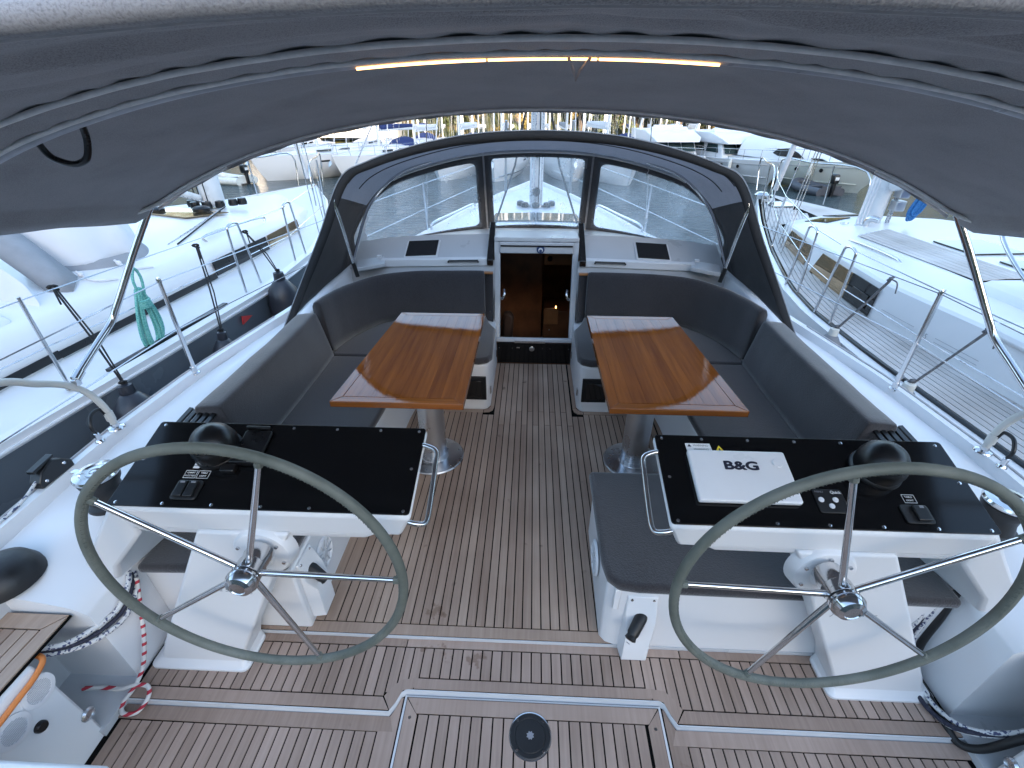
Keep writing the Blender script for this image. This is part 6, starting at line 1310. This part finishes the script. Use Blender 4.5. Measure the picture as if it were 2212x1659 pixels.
# ================================================================ moored boats across the water
def sailboat(x, y, head, L, B, fb, label, group, hullmat='gel', stripe=None, mast=True, mastx=0.0, cover=None, furl=True, detail=True):
    """bow points along local +y; origin on the waterline under the stem head"""
    t = thing('sailboat', (x, y, wz(y-4)), label, 'sailboat', group)
    hbk = lambda v: B/2*min(1, (1-(1-min(1, v/0.55))**2.1))*(1-0.18*max(0, v-0.6)/0.4)     # v: 0 bow .. 1 stern
    def P(xx_, v, z): return (xx_, -v*L, z)
    rows = {1: [], -1: []}
    N = 22
    for s in (1, -1):
        R_ = []
        for k in range(N+1):
            v = k/N; h = max(0.012, hbk(v)); sh = fb*(1.12-0.12*min(1, v*1.6)); st = 0.25*(1-v)**8
            R_.append([P(s*h, v-0.0, sh), P(s*h*0.97, v+st*0.25/L*3, sh*0.62), P(s*h*0.88, v+st*0.6/L*3, sh*0.25), P(s*h*0.72, v+st/L*3, -0.12), P(s*h*0.5, v+st/L*3, -0.35)])
        MB().grid(R_).build('hull_side', hullmat, t_local(t))
    dk = MB().grid([[P(kk*max(0.012, hbk(v/N)), v/N, fb*(1.12-0.12*min(1, v/N*1.6))+0.05*(1-kk*kk)-0.01) for kk in (-1,-0.5,0,0.5,1)] for v in range(N+1)]).build('deck', 'nonskid', t_local(t))
    MB().prism([P(-hbk(1),1,-0.3),P(hbk(1),1,-0.3),P(hbk(1),1,fb),P(-hbk(1),1,fb)], (0,-0.02,0)).build('transom', hullmat, t_local(t))
    if stripe:
        for s in (1, -1): MB().grid([[P(s*(max(0.012, hbk(k/N))*q+0.008), k/N+0.002, fb*zq) for zq, q in ((0.10,0.80),(0.17,0.845))] for k in range(1, N+1)]).build('boot_stripe', stripe, t_local(t))
    cab = MB().loft([[P(-B*0.20*w_,v,fb*1.0),P(-B*0.19*w_,v,fb+0.32*hh),P(0,v,fb+0.40*hh),P(B*0.19*w_,v,fb+0.32*hh),P(B*0.20*w_,v,fb*1.0)] for v, w_, hh in ((0.22,0.5,0.15),(0.32,0.9,0.8),(0.45,1.25,1.0),(0.62,1.45,1.15),(0.66,1.45,1.15))]).build('cabin', 'gel', t_local(t), angle=40)
    for s in (1, -1):
        for va, vb in ((0.36,0.45),(0.48,0.58)): MB().prism([P(s*B*0.245,va,fb+0.14),P(s*B*0.275,vb,fb+0.14),P(s*B*0.268,vb,fb+0.27),P(s*B*0.238,va,fb+0.25)], (s*0.02,0,0)).build('cabin_window', 'tintglass', t_local(t))
        for va in (0.34, 0.52): MB().prism([P(s*(hbk(va)*0.965),va,fb*0.66),P(s*(hbk(va+0.05)*0.965),va+0.05,fb*0.66),P(s*(hbk(va+0.05)*0.985),va+0.05,fb*0.75),P(s*(hbk(va)*0.985),va,fb*0.75)], (s*0.02,0,0)).build('hull_port', 'tintglass', t_local(t))
    if cover:
        MB().loft([[P(B*0.30*math.cos(a)*w_, v, fb+0.25+0.62*hh*math.sin(a)) for a in [math.pi*q/10 for q in range(11)]] for v, w_, hh in ((0.60,0.9,0.35),(0.64,1.05,0.9),(0.70,1.1,1.0))], close=False, caps=False).build('sprayhood', cover, t_local(t), angle=60)
    if detail:
        for s in (1, -1):
            tube('pulpit', [P(s*hbk(0.10),0.10,fb*1.1),P(s*hbk(0.09)*0.95,0.09,fb*1.1+0.55),P(s*0.12,0.005,fb*1.12+0.58),P(s*0.06,-0.005,fb*1.12+0.5)], 0.014, 'steel', t_local(t), 6)
            for v in (0.25, 0.42, 0.6, 0.78): tube('stanchion', [P(s*hbk(v)*0.96,v,fb),P(s*hbk(v)*0.96,v,fb+0.6)], 0.012, 'steel', t_local(t), 5)
            for hh in (0.58, 0.3): tube('lifeline', [P(s*hbk(0.09)*0.95,0.09,fb*1.1+hh)]+[P(s*hbk(v)*0.96,v,fb+hh) for v in (0.25,0.42,0.6,0.78,0.95)], 0.006, 'steel', t_local(t), 4)
        MB().prism([P(-0.05,-0.012,fb*0.90),P(0.05,-0.012,fb*0.90),P(0.13,-0.02,fb*0.72),P(0,-0.03,fb*0.58),P(-0.13,-0.02,fb*0.72)], (0,0.06,0)).build('anchor', 'alu', t_local(t), bevel=0.01)
    if mast:
        m = MB().loft([[(0.075*math.cos(a), -0.42*L+0.11*math.sin(a), zz) for a in [2*math.pi*q/12 for q in range(12)]] for zz in (fb+0.2, fb+11.5)]).build('mast', 'mastwhite', t_local(t), angle=60)
        bo = MB().loft([[(0.06*math.cos(a), -0.44*L-d, fb+1.35+0.09*math.sin(a)) for a in [2*math.pi*q/10 for q in range(10)]] for d in (0, L*0.36)]).build('boom', 'mastwhite', t_local(t), angle=60)
        MB().loft([[(0.10*math.cos(a), -0.45*L-d, fb+1.52+0.16*math.sin(a)*k) for a in [2*math.pi*q/10 for q in range(10)]] for d, k in ((0,1.3),(L*0.16,1.0),(L*0.33,0.7))]).build('furled_mainsail', cover or 'sailcloth', t_local(t), angle=60)
        for s in (1, -1): tube('shroud', [P(s*hbk(0.45)*0.9,0.45,fb),(0,-0.42*L,fb+10)], 0.008, 'alu', t_local(t), 4); tube('shroud', [P(s*hbk(0.42)*0.9,0.40,fb),(0,-0.42*L,fb+6)], 0.008, 'alu', t_local(t), 4)
        tube('forestay', [P(0,0.01,fb*1.12),(0,-0.42*L,fb+11)], 0.035 if furl else 0.008, 'sailcloth', t_local(t), 6)
        tube('backstay', [P(0,0.99,fb),(0,-0.42*L,fb+11)], 0.008, 'alu', t_local(t), 4)
    finish_local(t, head); return t
_pend = []
class _L: pass
def t_local(t): return t
_old_attach = attach
def attach(o, p):
    # parts of far boats are modelled in local coordinates of their empty
    if p.get('local_build'): o.parent = p; return
    _old_attach(o, p)
_old_thing = thing
def thing(name, loc, label, cat, group=None):
    e = _old_thing(name, loc, label, cat, group)
    if name in LOCAL: e['local_build'] = 1
    return e
LOCAL = {'sailboat', 'motor_cruiser', 'inflatable_dinghy'}
def finish_local(t, head): t.rotation_euler = (0, 0, math.radians(head)); del t['local_build']
D2 = 180   # bows towards us
SB = lambda *a, **k: sailboat(*a, **k)
near_g = 'sailboats moored bow-out across the water'
SB(-16.7, 29.4, D2-34, 11, 3.5, 1.15, 'white sailboat lying broadside with grey hull portlights beside the small dinghy', near_g)
SB(-12.2, 30.5, D2-26, 10, 3.3, 1.10, 'white sailboat with navy blue sprayhood moored across the water', near_g, cover='navycloth')
SB(-9.2, 31.4, D2-14, 10, 3.3, 1.05, 'white sailboat with blue boot stripes moored across the water', near_g, stripe='bootblue')
SB(-5.85, 29.9, D2-10, 11.5, 3.7, 1.15, 'white sailboat whose bow shows through the hood window beside a blue-striped hull', near_g)
SB(-2.4, 29.7, D2-3, 11, 3.6, 1.15, 'white sailboat with bow anchor just behind our mast, dark stripe', near_g, stripe='antifoul')
SB(2.4, 30.0, D2+4, 11, 3.6, 1.20, 'white sailboat with fenders and grey sail bag behind our mast', near_g, cover='greycloth')
SB(5.55, 28.2, D2+12, 11.5, 3.9, 1.25, 'tall-sided white sailboat in front of the motor cruisers', near_g)
# second and third rows: masts, booms and coach roofs between the shore and the first row
rr = random.Random(9); far_g = 'far sailboats in rows before the shore'
row2 = [(x*1.17, y+6.5) for x, y in [(-17.5,33.5),(-13.2,35.5),(-11.0,36.5),(-9.0,36.5),(-6.2,38.5),(-4.6,38.0),(-2.6,36.5),(-0.9,38),(1.4,37),(3.4,37.5),(5.6,39.0),(7.0,38.0),(8.4,37.5),(10.8,39),(13.4,41),(-21,38)]]
fl = ['far sailboat with bare white mast before the shore trees', 'far sailboat with navy sail cover before the shore trees', 'far sailboat with grey sail cover before the shore trees']
for k, (x, y) in enumerate(row2):
    ci = rr.choices((0, 1, 2), (5, 2, 2))[0]
    SB(x, y, D2+rr.uniform(-8, 8), rr.uniform(8.5, 10.5), 3.1, 1.1, fl[ci], far_g+(' bare', ' navy', ' grey')[ci], cover=(None, 'navycloth', 'greycloth')[ci], furl=rr.random() < 0.5, detail=False)
row3 = [(x*1.17, y+7.5) for x, y in [(-15,44),(-13,45.5),(-11.3,45),(-9.6,46),(-8.1,44.5),(-6.8,45.5),(-5.6,46),(-4.4,44.5),(-3.4,45),(-2.3,46),(-1.3,46),(0.9,45),(2.2,46),(3.6,46),(4.8,45),(6.2,45.5),(7.6,45),(9.3,46),(10.7,45),(12.0,45),(15,46),(18,45)]]
for k, (x, y) in enumerate(row3):
    SB(x, y, D2+rr.uniform(-10, 10), 8.0, 2.8, 1.0, fl[0], far_g+' bare', furl=rr.random() < 0.4, detail=False)

def motorboat(x, y, head, L, B, fb, label, style, hullmat='gel'):
    t = thing('motor_cruiser', (x, y, wz(y-4)), label, 'motor boat', 'motor cruisers moored across the water')
    N = 20; hbk = lambda v: B/2*(1-(1-min(1, v/0.6))**2.2)
    sh = lambda v: fb*(1.25-0.3*min(1, v*1.4))
    for s in (1, -1):
        R_ = []
        for k in range(N+1):
            v = k/N; h = max(0.02, hbk(v)); dx = 1.25*(1-v)**3
            R_.append([(s*h, -v*L, sh(v)), (s*h*0.985, -v*L-dx*0.05, sh(v)*0.93), (s*h*0.93, -v*L-dx*0.25, sh(v)*0.62), (s*h*0.80, -v*L-dx*0.6, sh(v)*0.30), (s*h*0.62, -v*L-dx*0.9, 0.05), (s*h*0.3, -v*L-dx, -0.25)])
        MB().grid(R_).build('hull_side', hullmat, t)
        MB().tube([(s*(hbk(k/N)*0.965+0.02), -k/N*L-0.1*(1-k/N), sh(k/N)*0.80) for k in range(1, N+1)], 0.018, 5).build('rub_rail', 'piping', t)
        MB().tube([(s*(hbk(k/N)*0.76+0.03), -k/N*L-0.72*1.25*(1-k/N)**3, sh(k/N)*0.20) for k in range(1, N+1)], 0.025, 5).build('spray_rail', hullmat, t)
        for va in (0.26, 0.38): MB().lathe([(0,0),(0.09,0),(0.10,0.03),(0,0.03)], (s*(hbk(va)*0.95),-va*L,sh(va)*0.66), (s,0.25,-0.1), 14).build('porthole', 'tintglass', t)
    MB().grid([[(kk*max(0.02, hbk(k/N)), -k/N*L, sh(k/N)+0.10*(1-kk*kk)-0.01) for kk in (-1,-0.5,0,0.5,1)] for k in range(N+1)]).build('foredeck', 'gel', t)
    for s in (1, -1):
        for k, v in enumerate((0.05,0.14,0.24,0.34,0.45)): tube('rail_post', [(s*hbk(v)*0.93,-v*L,sh(v)),(s*hbk(v)*0.97,-v*L+0.05,sh(v)+0.55)], 0.013, 'steel', t, 5)
        tube('bow_rail', [(0,0.05,sh(0)+0.55)]+[(s*hbk(v)*0.97,-v*L+0.05,sh(v)+0.55) for v in (0.05,0.14,0.24,0.34,0.45,0.6)], 0.015, 'steel', t, 6)
        f = MB().lathe([(0,0),(0.07,0.02),(0.10,0.12),(0.10,0.50),(0.06,0.62),(0,0.66)], (s*(hbk(0.30)+0.10),-0.30*L,sh(0.3)*0.42), (0,0,1), 12).build('side_fender', 'fenderwhite', t)
    if style == 'fly':
        zb = fb*1.0
        MB().loft([[(-B*0.40,-v*L,zb),(-B*0.37,-(v+lean)*L,zb+0.85),(B*0.37,-(v+lean)*L,zb+0.85),(B*0.40,-v*L,zb)] for v, lean in ((0.40,0.05),(0.85,0.0))]).build('cabin', 'gel', t, bevel=0.05)
        # windscreen panes
        for a, b in ((-0.36,-0.13),(-0.11,0.11),(0.13,0.36)): MB().prism([(B*a,-0.405*L+0.02,zb+0.32),(B*b,-0.405*L+0.02,zb+0.32),(B*b*0.96,-0.447*L+0.02,zb+0.80),(B*a*0.96,-0.447*L+0.02,zb+0.80)], (0,0.03,0)).build('windscreen', 'glassblue', t)
        for s in (1, -1):
            for va, vb in ((0.46,0.60),(0.62,0.78)): MB().prism([(s*B*0.393,-va*L,zb+0.32),(s*B*0.393,-vb*L,zb+0.32),(s*B*0.378,-vb*L,zb+0.78),(s*B*0.378,-(va+0.03)*L,zb+0.78)], (s*0.02,0,0)).build('side_window', 'glassblue', t)
        MB().loft([[(-B*0.44*w_,-v*L,zb+z0),(-B*0.45*w_,-v*L,zb+z1),(B*0.45*w_,-v*L,zb+z1),(B*0.44*w_,-v*L,zb+z0)] for v, w_, z0, z1 in ((0.38,0.86,0.84,0.90),(0.42,0.97,0.84,1.12),(0.56,1.0,0.84,1.42),(0.90,1.0,0.84,1.42))]).build('flybridge', 'gel', t, bevel=0.06, seg=3)
        MB().loft([[(-B*0.36,-v*L,zb+z0) for z0 in (1.40,)]+[(-B*0.34,-(v+0.03)*L,zb+1.62),(B*0.34,-(v+0.03)*L,zb+1.62),(B*0.36,-v*L,zb+1.40)] for v in (0.56,0.575)]).build('fly_screen', 'plasticwhite', t)
        tube('radar_arch', [(-B*0.38,-0.78*L,zb+1.40),(-B*0.36,-0.76*L,zb+2.05),(-B*0.30,-0.755*L,zb+2.15),(B*0.30,-0.755*L,zb+2.15),(B*0.36,-0.76*L,zb+2.05),(B*0.38,-0.78*L,zb+1.40)], 0.07, 'gel', t, 8, 4)
        MB().lathe([(0,0),(0.26,0.0),(0.26,0.10),(0.18,0.18),(0,0.19)], (0.2,-0.755*L,zb+2.2), n=20).build('radar', 'plasticwhite', t)
        MB().box(-B*0.28,B*0.25,-0.64*L,-0.60*L,zb+1.42,zb+1.72).build('fly_seat', 'plasticwhite', t, bevel=0.06)
    else:
        zb = fb*1.02
        MB().loft([[(B*0.42*w_*math.cos(a), -v*L, zb+hh*math.sin(a)) for a in [math.pi*q/14 for q in range(15)]] for v, w_, hh in ((0.20,0.35,0.12),(0.30,0.7,0.42),(0.42,0.95,0.85),(0.55,1.0,1.15),(0.75,1.0,1.22),(0.80,1.0,1.22))], close=False, caps=False).build('cabin', 'gel', t, angle=60)
        for s in (1, -1):
            MB().prism([(s*(B*0.42*0.93),-v*L,zb+z_) for v, z_ in ((0.36,0.18),(0.52,0.18),(0.56,0.30),(0.53,0.55),(0.46,0.62),(0.40,0.42))], (s*0.07,0,0)).build('side_window', 'tintglass', t, bevel=0.02)
            MB().prism([(s*(B*0.42*0.70),-v*L,zb+z_) for v, z_ in ((0.24,0.12),(0.33,0.12),(0.34,0.22),(0.28,0.24))], (s*0.14,0,0)).build('side_window', 'tintglass', t, bevel=0.02)
    finish_local(t, head); return t
motorboat(9.4, 29.3, D2+4, 11, 3.6, 1.00, 'white motor cruiser with radar arch and flybridge behind the sailing yachts', 'fly')
motorboat(14.0, 28.7, D2+12, 10.5, 3.6, 0.95, 'white motor cruiser with broad cabin roof and dark windscreen panes', 'fly')
motorboat(17.3, 25.3, D2+24, 10.5, 3.5, 1.10, 'cream motor cruiser with rounded cabin, oval windows and flared bow', 'sport', 'creamhull')
def dinghy(x, y, head, L, mat, label, motor=True):
    t = thing('inflatable_dinghy', (x, y, wz(y)), label, 'dinghy')
    P = cr([(-0.55,-L/2,0.2),(-0.58,0,0.2),(-0.5,L*0.3,0.25),(-0.2,L*0.48,0.36),(0.2,L*0.48,0.36),(0.5,L*0.3,0.25),(0.58,0,0.2),(0.55,-L/2,0.2)], 6)
    MB().tube(P, 0.20, 12).build('tube', mat, t, angle=60)
    MB().box(-0.5,0.5,-L/2,L*0.35,0.05,0.10).build('floor', 'dinghygrey', t); MB().box(-0.5,0.5,-L/2,-L/2+0.06,0.05,0.5).build('transom', mat, t)
    MB().box(-0.45,0.45,-0.1,0.12,0.32,0.36).build('seat', mat, t, bevel=0.01)
    if motor:
        MB().loft([[(0.15*w_,-L/2-0.12-d,z_),(0.15*w_,-L/2+0.22-d,z_),(-0.15*w_,-L/2+0.22-d,z_),(-0.15*w_,-L/2-0.12-d,z_)] for z_, w_, d in ((0.62,0.9,0.05),(0.80,1.1,0.05),(1.02,0.9,0.03),(1.06,0.6,0.0))]).build('outboard_motor', 'black', t, bevel=0.04, seg=3)
        MB().box(-0.07,0.07,-L/2-0.15,-L/2+0.05,-0.2,0.62).build('outboard_leg', 'black', t, bevel=0.02); MB().box(-0.10,0.10,-L/2-0.18,-L/2-0.172,0.78,0.92).build('motor_badge', 'printwhite', t)
    finish_local(t, head)
dinghy(-17.6, 28.6, 70, 2.4, 'fenderwhite', 'white inflatable dinghy floating beside the broadside sailboat')
dinghy(14.6, 26.6, 8, 2.6, 'dinghygrey', 'dark inflatable dinghy with black outboard between the two motor cruisers')
